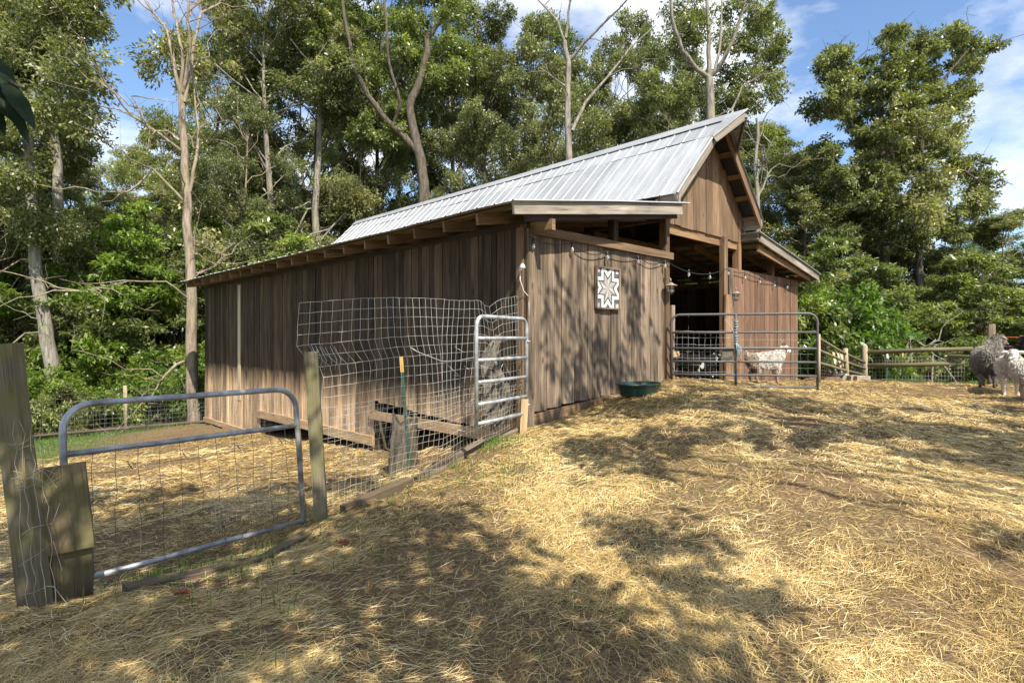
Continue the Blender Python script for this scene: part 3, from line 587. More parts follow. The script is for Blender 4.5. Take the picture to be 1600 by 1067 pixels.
# ridge cap and its prow
mb = MB()
for sg in (-1, 1):
    mb.board((RIDGE_S+sg*.075, -.37, RIDGE_Z-SL*.075+.045), (RIDGE_S+sg*.075, LEN+.12, RIDGE_Z-SL*.075+.045), .21, .004, (sg, 0, -SL), tone=.4)
mb.build('ridge_cap', M['roof'], barn)
mb = MB()
for sg in (-1, 1):
    a = .50; q = [(RIDGE_S, -.74, RIDGE_Z+.045), (RIDGE_S, -.36, RIDGE_Z+.045), (RIDGE_S+sg*a, -.36, RIDGE_Z-SL*a+.035)]
    vs = q+[(x, y, z-.02) for x, y, z in q]
    fs = [[0, 1, 2], [5, 4, 3], [0, 3, 4, 1], [1, 4, 5, 2], [2, 5, 3, 0]]
    mb.add(vs, fs, [[(v[1], v[0]) for v in [vs[i] for i in f]] for f in fs], .5)
mb.build('prow_sheet', M['roof'], barn)
mb = MB()
for sg in (-1, 1):
    mb.board((RIDGE_S, -.70, RIDGE_Z-.06), (RIDGE_S+sg*.45, -.36, RIDGE_Z-SL*.45-.05), .13, .03, (0, 0, 1), tone=.5)
mb.build('prow_board', M['fascia'], barn)
# band between lean-to roof and upper eave
for (a, sgn) in ((3.24, 1), (5.96, 1)):
    MB().board((a, .03, 2.22), (a, LEN, 2.22), .42, .025, (0, 0, 1), tone=.2).build('eave_board', M['dframe'], barn)

# ---------------------------------------------------------------- things on the barn
def put_front(px, py, t): s, z = front(px, py, t); return B(s, -t, z)
# quilt picture
s0, zt = front(931, 415, .05); s1, _ = front(968, 419, .05); _, zb = front(931, 482, .05)
qw, qh = (s1-s0), zt-zb
qp = empty('barn_quilt_picture', B((s0+s1)/2, -.03, (zt+zb)/2), TH, 'framed black white and grey star quilt square on the front wall', 'picture')
bw = .022
mb = MB()
mb.board((-qw/2, -.02, qh/2-bw/2), (qw/2, -.02, qh/2-bw/2), bw, .04, (0, 0, 1)); mb.board((-qw/2, -.02, -qh/2+bw/2), (qw/2, -.02, -qh/2+bw/2), bw, .04, (0, 0, 1))
mb.board((-qw/2+bw/2, -.021, -qh/2+bw), (-qw/2+bw/2, -.021, qh/2-bw), bw, .038, (1, 0, 0)); mb.board((qw/2-bw/2, -.021, -qh/2+bw), (qw/2-bw/2, -.021, qh/2-bw), bw, .038, (1, 0, 0))
mb.build('picture_frame', M['front'], qp)
def quiltmat():
    m, N, L, b = new_mat('quilt_paint'); at = attr(N, 'tone')
    r = rampn(N, [(0.0, (0.03, 0.03, 0.035)), (0.25, (0.16, 0.16, 0.16)), (0.5, (0.30, 0.285, 0.26)), (0.75, (0.45, 0.42, 0.38)), (1.0, (0.75, 0.74, 0.72))])
    L.new(at.outputs['Fac'], r.inputs[0]); uv = N.new('ShaderNodeTexCoord'); mp = N.new('ShaderNodeMapping'); mp.inputs['Scale'].default_value = (8, 1, 60); n = N.new('ShaderNodeTexNoise'); n.inputs['Scale'].default_value = 2
    L.new(uv.outputs['Object'], mp.inputs[0]); L.new(mp.outputs[0], n.inputs['Vector']); mr = N.new('ShaderNodeMapRange'); mr.inputs[3].default_value = .7; mr.inputs[4].default_value = 1.2; L.new(n.outputs[0], mr.inputs[0])
    vm = N.new('ShaderNodeVectorMath'); vm.operation = 'SCALE'; L.new(r.outputs[0], vm.inputs[0]); L.new(mr.outputs[0], vm.inputs['Scale']); L.new(vm.outputs[0], b.inputs['Base Color']); b.inputs['Roughness'].default_value = .8
    return m
def star_value(x, y):
    """eight-pointed star with two outlines; x,y in -1..1"""
    ax_, ay_ = abs(x), abs(y)
    if ax_ > .64 and ay_ > .68: return .72 if min(ax_-.64, ay_-.68) > .10 else .12
    an = math.atan2(y, x); ph = abs((an % (PI/4))-PI/8); r = math.hypot(x, y); k = r*(math.cos(ph)+2.414*math.sin(ph))
    if k < .78: return (.45, .62, .3, .75)[int((an+PI)/(PI/4)*2 % 4)]
    if k < 1.02: return .06
    if k < 1.46: return 1.0
    if k < 1.72: return .08
    return 1.0 if k > 1.95 else .1
NX, NY = 60, 84
mb = MB(); iw, ih = qw-2*bw, qh-2*bw
vs = [(-iw/2+iw*i/NX, -.018, -ih/2+ih*j/NY) for j in range(NY+1) for i in range(NX+1)]
mb.v = list(vs)
for j in range(NY):
    for i in range(NX):
        b = j*(NX+1)+i; mb.f.append([b, b+1, b+NX+2, b+NX+1]); mb.uv += [(0, 0)]*4; mb.t.append(star_value((i+.5)/NX*2-1, (j+.5)/NY*2-1)); mb.sm.append(False)
mb.build('quilt_panel', quiltmat(), qp)
# barn lanterns
def lantern(px, py, t, label):
    p = put_front(px, py, t); o = empty('barn_lantern', p, TH, label, 'lantern', 'caged lanterns beside the barn opening')
    MB().lathe([(.005, .075), (.03, .072), (.045, .055), (.10, .03), (.105, .022), (.09, .024), (.02, .04)], 18).build('lamp_shade', M['rust'], o)
    MB().lathe([(.0, -.10), (.03, -.09), (.042, -.05), (.042, .0), (.035, .03)], 12).build('glass', M['bulb'], o)
    mb = MB()
    for k in range(6):
        a = k*PI/3; mb.tube([(.05*math.cos(a), .05*math.sin(a), .03), (.052*math.cos(a), .052*math.sin(a), -.06), (.02*math.cos(a), .02*math.sin(a), -.115)], .004, 5)
    for z in (-.02, -.06): mb.tube([(.052*math.cos(k*PI/6), .052*math.sin(k*PI/6), z) for k in range(12)], .004, 5, closed=True)
    mb.build('cage', M['rust'], o)
    MB().tube([(0, 0, .07), (0, 0, .13), (0, .03, .155), (0, t-.02, .155), (0, t-.015, .1)], .009, 6).build('bracket', M['rust'], o)
    return o
lantern(1048, 449, .14, 'grey caged lantern at right edge of the wall with the quilt picture')
lantern(1150, 461, .12, 'rusty caged lantern on the reddish wall right of the opening')
# string lights
sl = empty('string_lights', B(0, -.1, 1.2), TH, 'black cable of clear globe bulbs strung along the barn front', 'string lights')
sag = [((826, 368), (833, 372), 0), ((833, 372), (893, 379), .05), ((893, 379), (949, 392), .10), ((949, 392), (997, 399), .05), ((997, 399), (1038, 406), .10), ((1038, 406), (1135, 420), .16), ((1135, 420), (1164, 427), .02), ((1164, 427), (1210, 440), .03), ((1210, 440), (1244, 445), .02)]
pts = []
for (a, b_, sg_) in sag:
    A_, B_ = Vector(put_front(*a, .07)), Vector(put_front(*b_, .07))
    for k in range(8):
        q = k/8; pts.append(A_.lerp(B_, q)-Vector((0, 0, sg_*4*q*(1-q))))
pts.append(Vector(put_front(1244, 445, .07)))
inv = Matrix.Translation(sl.location) @ Matrix.Rotation(TH, 4, 'Z'); inv.invert()
loc = [inv @ p for p in pts]
MB().tube(loc, .0065, 5).build('cable', M['black'], sl)
for (bx, by) in ((833, 374), (894, 380), (949, 393), (997, 400), (1039, 407), (1076, 421), (1109, 425.5), (1138, 420), (1164, 427), (1187, 434), (1210, 440), (1230, 443)):
    p = inv @ Vector(put_front(bx, by, .07))
    sk = MB().lathe([(.004, .0), (.014, -.005), (.016, -.045), (.012, -.055)], 8, p).build('bulb_socket', M['black'], sl)
    MB().lathe([(.010, -.05), (.016, -.066), (.024, -.088), (.023, -.102), (.014, -.118), (.001, -.124)], 12, p).build('bulb', M['bulb'], sk)
# floodlight at the corner and cable
fl = empty('flood_light', B(-.10, .0, .86), TH, 'small white security light on the barn corner above the wire fence', 'light')
MB().lathe([(.01, .045), (.028, .015), (.036, -.012), (.033, -.014), (.01, .0)], 14, (-.02, -.06, 0)).build('lamp_head', M['white'], fl)
MB().tube([(.08, .06, -.03), (.0, .0, -.03), (-.02, -.05, -.01)], .014, 6).build('bracket', M['white'], fl)
MB().tube([(0, 0, -.04), (-.02, -.02, -.15), (.03, -.03, -.28), (.10, -.04, -.34), (.11, -.05, -.6)], .005, 5).build('cord', M['white'], fl)
pl = empty('pulley', B(RIDGE_S-.02, -.52, RIDGE_Z-.22), TH, 'small black pulley hanging under the ridge end', 'pulley')
MB().tube([(0, 0, .1), (0, 0, .03)], .008, 6).build('hook', M['black'], pl)
MB().lathe([(.02, -.02), (.05, -.02), (.045, 0), (.05, .02), (.02, .02)], 14).build('wheel', M['black'], pl).rotation_euler = (0, PI/2, 0)

# ---------------------------------------------------------------- tube gates
def frame_at(p, q):
    p = Vector(p); q = Vector(q); return math.atan2(q.y-p.y, q.x-p.x), math.hypot(q.x-p.x, q.y-p.y)
def gate(p, q, z0, z1, rails, r, mat, label, cord=.2, down=(0, 0), group=None, rr=None):
    """p,q = (x,y) of the two ends; z0 base, z1 top; rails heights"""
    rz, w = frame_at((*p, 0), (*q, 0)); o = empty('tube_gate', (p[0], p[1], z0), rz, label, 'gate', group); h = z1-z0
    pts = [(0, 0, -down[0]), (0, 0, h-cord)]+[(cord-cord*math.cos(a), 0, h-cord+cord*math.sin(a)) for a in np.linspace(.25, PI/2, 6)]
    pts += [(w-cord+cord*math.sin(a), 0, h-cord+cord*math.cos(a)) for a in np.linspace(0, PI/2-.0, 7)]+[(w, 0, -down[1])]
    MB().tube(pts, r, 12).build('gate_frame', mat, o)
    for z in rails: MB().tube([(0, 0, z-z0), (w*.33, 0, z-z0-.002), (w*.66, 0, z-z0+.002), (w, 0, z-z0)], rr or r*.9, 10).build('rail', mat, o)
    return o, w, h
def grid_wire(mb, nx, nz, fn, r, seg=4, dbl=False):
    for j in range(nz+1): mb.tube([fn(i/nx, j/nz) for i in range(nx+1)], r, seg, caps=False, tone=.5)
    for i in range(nx+1): mb.tube([fn(i/nx, j/nz) for j in range(nz+1)], r, seg, caps=False, tone=.5)
# left field gate
gl, gw, gh = gate((-2.82, 3.66), (-1.78, 4.93), -1.575, -.42, (-.74, -1.55), .022, M['bgalv'], 'long galvanised tube gate with wire mesh between the mossy post and the slim post', .17, (0, .05))
def warp(i, j, a=.012): return Vector((rnd.uniform(-a, a), rnd.uniform(-a, a), rnd.uniform(-a, a)))
def jitgrid(nx, nz, w, z0, z1, amp, y=.0, sag=0.0):
    tb = {}
    def fn(u, v):
        k = (round(u*nx), round(v*nz))
        if k not in tb: tb[k] = Vector((u*w, y, z0+(z1-z0)*v))+warp(0, 0, amp)+Vector((0, .02*math.sin(u*9+v*3), -sag*math.sin(PI*u)))
        return tb[k]
    return fn
gl.rotation_euler = (-.13, 0, gl.rotation_euler.z)
mb = MB(); grid_wire(mb, 12, 6, jitgrid(12, 6, gw, .02, gh-.33, .012, -.03), .0019); mb.build('wire_mesh', M['dwire'], gl)
mb = MB(); grid_wire(mb, 34, 10, jitgrid(34, 10, gw*.98, gh-.34, gh-.06, .002, .025), .0008, 3); grid_wire(mb, 20, 12, lambda u, v: Vector((gw*(.55+.38*u), .03, .12+.45*v+.04*math.sin(u*5))), .0010, 3); mb.build('hardware_cloth', M['wire'], gl)
mb = MB()
for k, (x, z) in enumerate(((.35, -.02), (.7, .0), (1.1, .0), (1.45, .0))):
    mb.tube([(x, -.035, .74+z), (x+.02, -.045, .70+z), (x-.01, -.04, .765+z), (x+.04, -.05, .73+z)], .003, 5)
mb.build('wire_tie', M['dwire'], gl)
# small gate hanging from the barn corner
gs, gw2, gh2 = gate((-.36, 5.84), (.17, 6.72), -.885, .235, [.235-k*.2245 for k in range(1, 5)]+[-.86], .021, M['galv'], 'narrow galvanised gate standing open at the barn corner', .11, (.05, -.0))
MB().board((.03, 0, 0), (.03, 0, 1), .001, .001).v
mb = MB()
for z in (.12, .86): mb.tube([(gw2-.02, -.03, z), (gw2+.03, -.03, z), (gw2+.09, .0, z), (gw2+.03, .03, z), (gw2-.02, .03, z)], .008, 6)
mb.build('hinge', M['galv'], gs)
# gate across the opening
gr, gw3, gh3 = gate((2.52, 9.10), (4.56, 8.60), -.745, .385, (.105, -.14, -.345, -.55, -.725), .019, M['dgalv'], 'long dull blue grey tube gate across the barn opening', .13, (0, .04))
stay = MB().tube([(gw3*.455, 0, .0), (gw3*.455, 0, gh3)], .02, 10).build('stay', M['dgalv'], gr)
mb = MB(); grid_wire(mb, 11, 8, jitgrid(11, 8, gw3*.44, .03, .88, .006, .03, .01), .0016); mb.build('wire_mesh', M['wire'], gr)
mb = MB(); grid_wire(mb, 11, 8, lambda u, v: Vector((gw3*(.46+.53*u), .03, .03+.82*v**1.1)), .0009, 3); mb.build('wire_mesh', M['wire'], gr)
# rope and hanging mineral block on the gate
def local_pt(o, v): return Matrix.Translation(o.location) @ Matrix.Rotation(o.rotation_euler.z, 4, 'Z') @ Vector(v)
rp_ = empty('knotted_rope', local_pt(gr, (gw3*.455, 0, .75)), gr.rotation_euler.z, 'frayed pale blue rope knotted round the opening gate upright', 'rope')
mb = MB()
for k in range(9):
    a = k*1.3; mb.tube([(.026*math.cos(a+q), .026*math.sin(a+q), -.1+.045*k+.004*q+rnd.uniform(-.01, .01)) for q in np.linspace(0, 6, 12)], .0065, 5)
for k in range(5): mb.tube([(0, -.03, -.05), (rnd.uniform(-.05, .1), -.04, -.15), (rnd.uniform(-.06, .16), -.04, -.3+rnd.uniform(-.05, .1))], .005, 5)
mb.tube([(0, -.02, .0), (-.06, -.03, .16), (-.16, -.02, .3)], .005, 5)
mb.build('rope', M['rope'], rp_)
bk = MB().board((0, 0, -.11), (0, 0, .11), .17, .10, (1, 0, 0), jit=.012, nseg=4).build('feed_block', M['grey_block'])
bk.location = local_pt(gr, (gw3*.455-.12, .06, .50)); bk.rotation_euler = (0.05, .1, gr.rotation_euler.z); tag(bk, 'grey block hanging behind the rope on the barn opening gate', 'block')

# ---------------------------------------------------------------- posts and planks at the left
def lean_post(name, base, top, w, mat, label, cat='fence post', group=None, chamfer=True, nseg=6):
    base = Vector(base); top = Vector(top); o = None
    mb = MB(); mb.board(Vector((0, 0, -.3)), top-base, w, w, (1, .25, 0), tone=.55, nseg=nseg, jit=w*.025)
    ob = mb.build(name, mat); ob.location = base; tag(ob, label, cat, group); return ob
p1 = lean_post('fence_post', (-2.69, 3.3, -1.55), P(8, 538, 3.3), .118, M['post'], 'thick mossy square post at the left edge with wire stapled to it')
p2 = lean_post('fence_post', (-1.59, 4.85, -1.50), P(486, 549, 4.85), .105, M['post'], 'slim weathered post between the long gate and the wire fence')
pk = MB().board(P(103, 862, 3.42), P(88, 728, 3.42), .28, .035, (1, .5, 0), tone=.7, nseg=4, jit=.006).build('plank', M['plank']); tag(pk, 'upper wide plank beside the mossy post hiding the gate end', 'plank')
pk = MB().board(P(108, 962, 3.46), P(106, 858, 3.46), .24, .035, (1, .5, 0), tone=.35, nseg=3, jit=.006).build('plank', M['plank']); tag(pk, 'lower wide plank beside the mossy post standing in the soil', 'plank')
# chicken wire stapled round the mossy post
mb = MB()
for k in range(11):
    z = -1.45+rnd.random()*.95; x0 = -2.80+(.12*(-z-.05)/1.5)
    q = [Vector((x0+.02+a*.05+rnd.uniform(-.02, .02), 3.215+rnd.uniform(-.008, .006)+a*.012, z+a*rnd.uniform(-.03, .05))) for a in range(-1, 4)]
    mb.tube(q, .0013, 4, caps=False)
for k in range(4): mb.tube([Vector((-2.82+k*.05+.08*(-z)/1.0+rnd.uniform(-.015, .015), 3.21, z)) for z in np.linspace(-.45, -1.5, 14)], .0018, 4, caps=False)
for k in range(10):
    z = -.7-k*.08; mb.tube([Vector((-2.85-.1*a, 3.26+.02*a, z+rnd.uniform(-.03, .03))) for a in range(0, 8)], .0017, 4, caps=False)
wr = mb.build('chicken_wire', M['owire']); tag(wr, 'crumpled wire netting stapled to the mossy post', 'wire netting')
# rotten timbers on the ground along the gate
def log(pts, w, h, label, name='timber', mat='rotten'):
    mb = MB(); pts = [Vector(p) for p in pts]
    for a, b_ in zip(pts[:-1], pts[1:]): mb.board(a, b_, h, w, (0, 0, 1), tone=rnd.uniform(.3, .8), nseg=4, jit=.006)
    o = mb.build(name, M[mat]); return tag(o, label, 'timber')
def gl_(x, y, dz=0): return (x, y, G(x, y)+dz)
log([gl_(-2.32, 3.45, .01), gl_(-1.78, 4.10, .01), gl_(-1.62, 4.55, .0)], .10, .07, 'rotten grey timber lying along the foot of the long gate')
log([gl_(-1.45, 4.95, .0), gl_(-.98, 5.55, .03)], .09, .10, 'mossy edging timber at the foot of the slim post')
log([gl_(-.95, 5.72, .01), gl_(-.30, 6.38, .05)], .09, .09, 'long pale edging timber in the grass under the wire fence', mat='front')
log([gl_(-.36, 6.34, .04), gl_(.05, 6.72, .04)], .10, .10, 'short edging timber nearest the barn corner', mat='front')
st = MB().board((-.0, 0, -.2), (.03, .02, .42), .08, .04, (1, 0, 0), tone=.8).build('stake', M['skirt']); st.location = gl_(.12, 6.62); tag(st, 'short pale stake in the straw below the small gate hinge', 'stake')

# wire fence between slim post and barn corner
wf = empty('wire_fence', (-1.6, 4.85, -1.5), 0, 'tall slack woven wire fence from the slim post to the barn corner', 'wire fence')
A0, A1 = Vector((-1.6, 4.93, 0)), Vector((.10, 6.93, 0))
def fence_pt(u, z, amp=.02):
    b = A0.lerp(A1, u); nrm = Vector((.76, -.65, 0))
    return b+nrm*(.05*math.sin(u*7+z*2)+.03*math.sin(u*17))+Vector((0, 0, z))-Vector((-1.6, 4.85, -1.5))+Vector((rnd.uniform(-amp, amp)*.5, rnd.uniform(-amp, amp)*.5, rnd.uniform(-amp, amp)*.6))
def upper(u, v):
    top = .30+.22*u+.03*math.sin(u*6)-.09*math.exp(-((u-.80)/.035)**2); bot = -.86+.10*u
    z = bot+(top-bot)*v; uu = -.085*min(1, max(0, (v-.52)/.14))*(1-u)**3+u+.03*math.sin(v*3+u*8)*(u > .5)-.05*math.exp(-((u-.78)/.06)**2)*(v-.5)
    return fence_pt(uu, z, .006)
tb = {}
def upc(u, v):
    k = (round(u*36), round(v*13))
    if k not in tb: tb[k] = upper(u, v)
    return tb[k]
mb = MB(); grid_wire(mb, 36, 13, upc, .0016); mb.build('upper_mesh', M['wire'], wf)
tb2 = {}
def loc_(u, v):
    k = (round(u*44), round(v*12))
    if k not in tb2:
        b_ = A0.lerp(A1, u); g0 = G(b_.x, b_.y)-.01; top = -.62+.12*u; tb2[k] = fence_pt(u+.02*v, g0+(top-g0)*v**.85, .007)+Vector((.02, -.02, 0))
    return tb2[k]
mb = MB(); grid_wire(mb, 44, 12, loc_, .0017); mb.build('lower_mesh', M['owire'], wf)
def lw(pts, r): MB().tube(pts, r, 4).build('loose_wire', M['wire'], wf)
for k in range(14):
    u = rnd.uniform(.55, .95); z = rnd.uniform(-.9, .0); p = fence_pt(u, z); lw([p, p+Vector((rnd.uniform(-.1, .1), -.03, rnd.uniform(-.05, .05))), p+Vector((rnd.uniform(-.2, .2), -.05, rnd.uniform(-.12, .12)))], .0016)
for k in range(6):
    p = fence_pt(.0, .0)+Vector((-.12+.04*k, 0, -.06)); lw([p, p+Vector((.03, 0, -.06)), p+Vector((.06, 0, -.12)), p+Vector((.04, 0, -.2))], .0016)
p = fence_pt(.35, -.1); lw([p+Vector((.0, -.03, .02)), p+Vector((.06, -.03, -.02)), fence_pt(.5, -.22), fence_pt(.62, -.24), fence_pt(.72, -.20), fence_pt(.78, -.16)], .004)
tp = empty('t_post', (-1.06, 5.62, -1.50), 0, 'green steel fence stake with yellow tip behind the wire fence', 'fence stake')
q0, q1 = Vector((0, 0, 0)), Vector((-.08, 0, 1.06))
mb = MB(); mb.board(q0, q1, .035, .006, (1, 0, 0)); mb.board(q0+Vector((0, .018, 0)), q1+Vector((0, .018, 0)), .03, .006, (0, 1, 0)); mb.build('stake_body', M['tp'], tp)
MB().board(q1, q1+(q1-q0).normalized()*.17, .038, .012, (1, 0, 0)).build('stake_tip', M['yel'], tp)
tp.location = P(640, 700, 6.3); tp.location.z = -1.42
# tattered cloth bundled at the corner
mb = MB(); NXc, NZc = 14, 26; vs = []
for side in (0, 1):
    for j in range(NZc+1):
        v = j/NZc
        for i in range(NXc+1):
            u = i/NXc; wd = .30+.16*math.sin(v*5)+.10*v*(1-v)
            x = (u-.5)*wd+.10*math.sin(v*6); y = .05*math.sin(u*14+v*3)+.03*math.sin(u*31+v*9)+(.004 if side else 0); z = -.62+1.05*v+.05*math.sin(u*9)
            vs.append((x, y, z))
n = NXc+1; T = n*(NZc+1); mb.v = vs
for side in (0, 1):
    for j in range(NZc):
        for i in range(NXc):
            b = side*T+j*n+i; f = [b, b+1, b+n+1, b+n]; mb.f.append(f if not side else f[::-1]); mb.uv += [(0, 0)]*4; mb.t.append(rnd.random()); mb.sm.append(True)
for j in range(NZc):
    for i in (0, NXc): b = j*n+i; mb.f.append([b, b+n, T+b+n, T+b]); mb.uv += [(0, 0)]*4; mb.t.append(.5); mb.sm.append(True)
cl = mb.build('tattered_cloth', M['cloth']); cl.location = (-.18, 6.95, -.42); cl.rotation_euler = (0, .08, .7); tag(cl, 'grey tattered cloth bunched behind the small gate', 'cloth')
# earth-stained stump in the pen
mb = MB(); pr = []
vs = []; seg = 26; lv = 12
for j in range(lv):
    q = j/(lv-1); z = -.15+.74*q
    for k in range(seg):
        a = 2*PI*k/seg; fl = max(0, math.sin(a*3+.6))**2; r = .19*(1-.25*q)*(1+.13*math.sin(a*5+q*2)+rnd.uniform(-.07, .07))+.16*math.exp(-q*6)*fl
        vs.append((r*math.cos(a)+.05*q, r*math.sin(a), z+(.09*math.sin(a*2+1)+.06*rnd.random())*q**3))
fs = [[j*seg+k, j*seg+(k+1) % seg, (j+1)*seg+(k+1) % seg, (j+1)*seg+k] for j in range(lv-1) for k in range(seg)]+[[(lv-1)*seg+k for k in range(seg)]]
mb.add(vs, fs, [[(vs[i][2]*2, vs[i][0]*2) for i in f] for f in fs], .3, True)
sp = mb.build('tree_stump', M['bark_d']); sp.location = (-1.42, 7.35, G(-1.42, 7.35)); tag(sp, 'dark rotting tree stump in the pen behind the wire fence', 'stump')

# ---------------------------------------------------------------- trough
tr = empty('water_trough', (1.70, 7.72, G(1.70, 7.72)-.02), .75, 'oval dark green plastic trough on the straw below the quilt picture', 'trough'); tr.scale = (1.02, 1.02, .82)
MB().lathe([(.0, .02), (.27, .02), (.29, .05), (.305, .12), (.31, .13), (.325, .19), (.35, .20), (.355, .215), (.335, .222), (.315, .21), (.30, .12), (.28, .055), (.0, .05)], 36, sx=1.05, sy=.72).build('tub', M['green_plastic'], tr)
MB().lathe([(0, .15), (.30, .15)], 36, sx=1.05, sy=.72).build('water', M['water'], tr)

# ---------------------------------------------------------------- back fences
def round_post(loc, h, r, mat, label, lean=(0, 0), name='fence_post', group=None, cat='fence post'):
    mb = MB(); mb.tube([(0, 0, -.3), (lean[0]*.4, lean[1]*.4, h*.4), (lean[0], lean[1], h-.02), (lean[0]*1.01, lean[1], h)], [r*1.05, r, r*.95, r*.7], 10)
    o = mb.build(name, M[mat]); o.location = loc; tag(o, label, cat, group); return o
q = onground(1351, 598, 14); round_post(q, .93, .065, 'lpost', 'round weathered post at the left end of the rail fence')
rf = empty('rail_fence', P(1355, 600, 14), 0, 'two long round rails of the fence behind the animals', 'fence')
off = rf.location
RA = [((1354, 551, 14.0), (1440, 547, 13.4), (1520, 545, 12.6)), ((1354, 571, 14.0), (1430, 570, 13.4), (1508, 567, 12.8))]
for pts in RA: MB().tube([P(*p)-off for p in pts], [.055, .05, .045], 8).build('rail', M['post'], rf)
mb = MB(); grid_wire(mb, 30, 9, lambda u, v: P(1355+155*u, 575, 14.03-1.3*u)*1+Vector((0, .05, -.42+.80*v-.12))-off, .0034, 4); mb.build('wire_mesh', M['owire'], rf)
rb = empty('rail_fence', P(1525, 600, 11.5), 0, 'near rail section at the right edge with red electric wires', 'fence')
q = onground(1549, 600, 11.6); MB().board(Vector((0, 0, -.2))+q, q+Vector((0, 0, .35-q.z-.05)), .13, .05, (1, 0, 0), tone=.8, nseg=3).build('post', M['front'], rb).location = -rb.location
for yy in (527, 541): MB().tube([P(1560, yy, 11.6)-rb.location, P(1700, yy, 11.3)-rb.location], .008, 5).build('electric_wire', M['orange'], rb)
MB().tube([P(1480, 556, 12.8)-rb.location, P(1700, 566, 11.5)-rb.location], .04, 8).build('rail', M['post'], rb)
# mesh panel and slanted rails right of the barn
mp_ = empty('mesh_fence', P(1300, 590, 12.6), 0, 'sloping wire mesh fence between the barn and the round post', 'fence'); off = mp_.location
def mpt(u, v): return P(1279+72*u, 590, 11.3+2.6*u)*1+Vector((0, 0, -off.z*0))*0+Vector((0, 0, .0)) if False else Vector(((1279+72*u-CX)/F_PX*(11.3+2.6*u), 11.3+2.6*u, (-.80-.22*u)+(.82-.30*u)*v))-off
mb = MB(); grid_wire(mb, 24, 12, mpt, .0022, 4); mb.build('wire_mesh', M['dwire'], mp_)
for v in (.42, .72, 1.0): MB().tube([mpt(0, v), mpt(.5, v-.05), mpt(1, v-.12)], .03, 6).build('rail', M['post'], mp_)
MB().tube([mpt(.0, -.1), mpt(0, 1.1)], .035, 8).build('post', M['lpost'], mp_)
MB().tube([mpt(.62, -.1), mpt(.58, 1.12)], .05, 8).build('post', M['lpost'], mp_)
for k, (xa, xb) in enumerate(((1302, 1308), (1309, 1318), (1314, 1323), (1317, 1326))):
    a = P(xa, 551+1.5*k, 13.4); b_ = P(xb, 594, 12.7)
    o = MB().board(b_-b_, a-b_, .045, .035, (1, 0, 0), tone=.9).build('leaning_stake', M['lpost']); o.location = b_
    tag(o, ['leftmost pale stake leaning on the mesh fence', 'second pale stake from the left leaning on the mesh fence', 'third pale stake from the left leaning on the mesh fence', 'rightmost pale stake leaning on the mesh fence'][k], 'stake', 'stakes leaning on the mesh fence')
for k, (xx, w) in enumerate(((1319, .20), (1333, .22), (1346, .30))):
    q = onground(xx, 600, 12.6-.1*k); o = MB().board((-w/2, 0, .07), (w/2, .03, .07), .16, .18, (0, 0, 1), jit=.008, tone=.6).build('concrete_block', M['concrete']); o.location = q
    tag(o, ['left concrete block at the foot of the stakes', 'middle concrete block at the foot of the stakes', 'long right concrete block beside the round post'][k], 'block', 'concrete blocks by the stakes')
q = onground(1290, 600, 12.2); o = MB().board((-.5, -.1, .05), (.42, .15, .03), .14, .04, (0, 0, 1), jit=.004).build('board', M['gable']); o.location = q; tag(o, 'low brown board on edge between barn gate and blocks', 'board')
# steel stakes among the rails
for k, (xx, Zk, tc_) in enumerate(((1385, 14.1, 'white'), (1409, 13.8, 'yel'), (1456, 13.4, 'rust'))):
    q = onground(xx, 600, Zk); t_ = empty('t_post', q, 0, ['thin steel stake with white tip behind the rails', 'thin steel stake with orange tip behind the rails', 'rusty bare steel stake behind the rails nearest the sheep'][k], 'fence stake', 'steel stakes behind the rail fence')
    MB().board((0, 0, -.1), (0.02, 0, .62), .035, .02, (1, 0, 0)).build('stake_body', M['tp'] if k < 2 else M['rust'], t_)
    MB().board((0.02, 0, .62), (0.02, 0, .72), .04, .02, (1, 0, 0)).build('stake_tip', M[tc_], t_)
# left back fence
bf = empty('pen_fence', P(195, 690, 17), 0, 'distant wire fence with pale post at the back of the pen', 'fence'); off = bf.location
q = onground(197, 690, 16.5); MB().tube([q-off+Vector((0, 0, -.2)), q-off+Vector((-.03, 0, 1.32))], .05, 8).build('post', M['lpost'], bf)
def bpt(u, v):
    x = -13.8+7.0*u; y = 15.6+2.0*u; return Vector((x, y, -2.75+.38*u+1.15*v))-off
mb = MB(); grid_wire(mb, 48, 9, bpt, .003, 3); mb.build('wire_mesh', M['dwire'], bf)
MB().tube([bpt(0, .0)+Vector((0, -.1, .06)), bpt(.45, .04)+Vector((0, -.1, .04)), bpt(.97, .03)+Vector((0, -.1, .05))], .04, 6).build('bottom_rail', M['rotten'], bf)
MB().board(bpt(.98, -.2), bpt(.98, .75), .07, .07, (1, 0, 0)).build('post', M['rotten'], bf)
# dead leaves lying in the yard
def dleaf(px, py, Z, size, label):
    o_ = onground(px, py, Z); mb = MB(); vs = [(0, 0, .01)]; n = 16
    for k in range(n):
        a = 2*PI*k/n; r = size*(.6+.4*(k % 2))*(1+.3*math.cos(a)); vs.append((r*math.cos(a), r*.6*math.sin(a), .012+.35*size*abs(math.sin(a*1.5))))
    vs2 = [(x, y, z-.002) for x, y, z in vs]
    fs = [[0, 1+k, 1+(k+1) % n] for k in range(n)]+[[n+1, n+2+(k+1) % n, n+2+k] for k in range(n)]
    mb.add(vs+vs2, fs, [[(0, 0)]*3 for f in fs], .5); o = mb.build('fallen_leaf', M['redleaf']); o.location = o_+Vector((0, 0, .03)); tag(o, label, 'leaf')
dleaf(533, 865, 4.1, .06, 'curled rust red leaf on the shaded straw in front of the gate')
dleaf(280, 940, 3.3, .06, 'brown leaf in the straw nearest the lower plank')
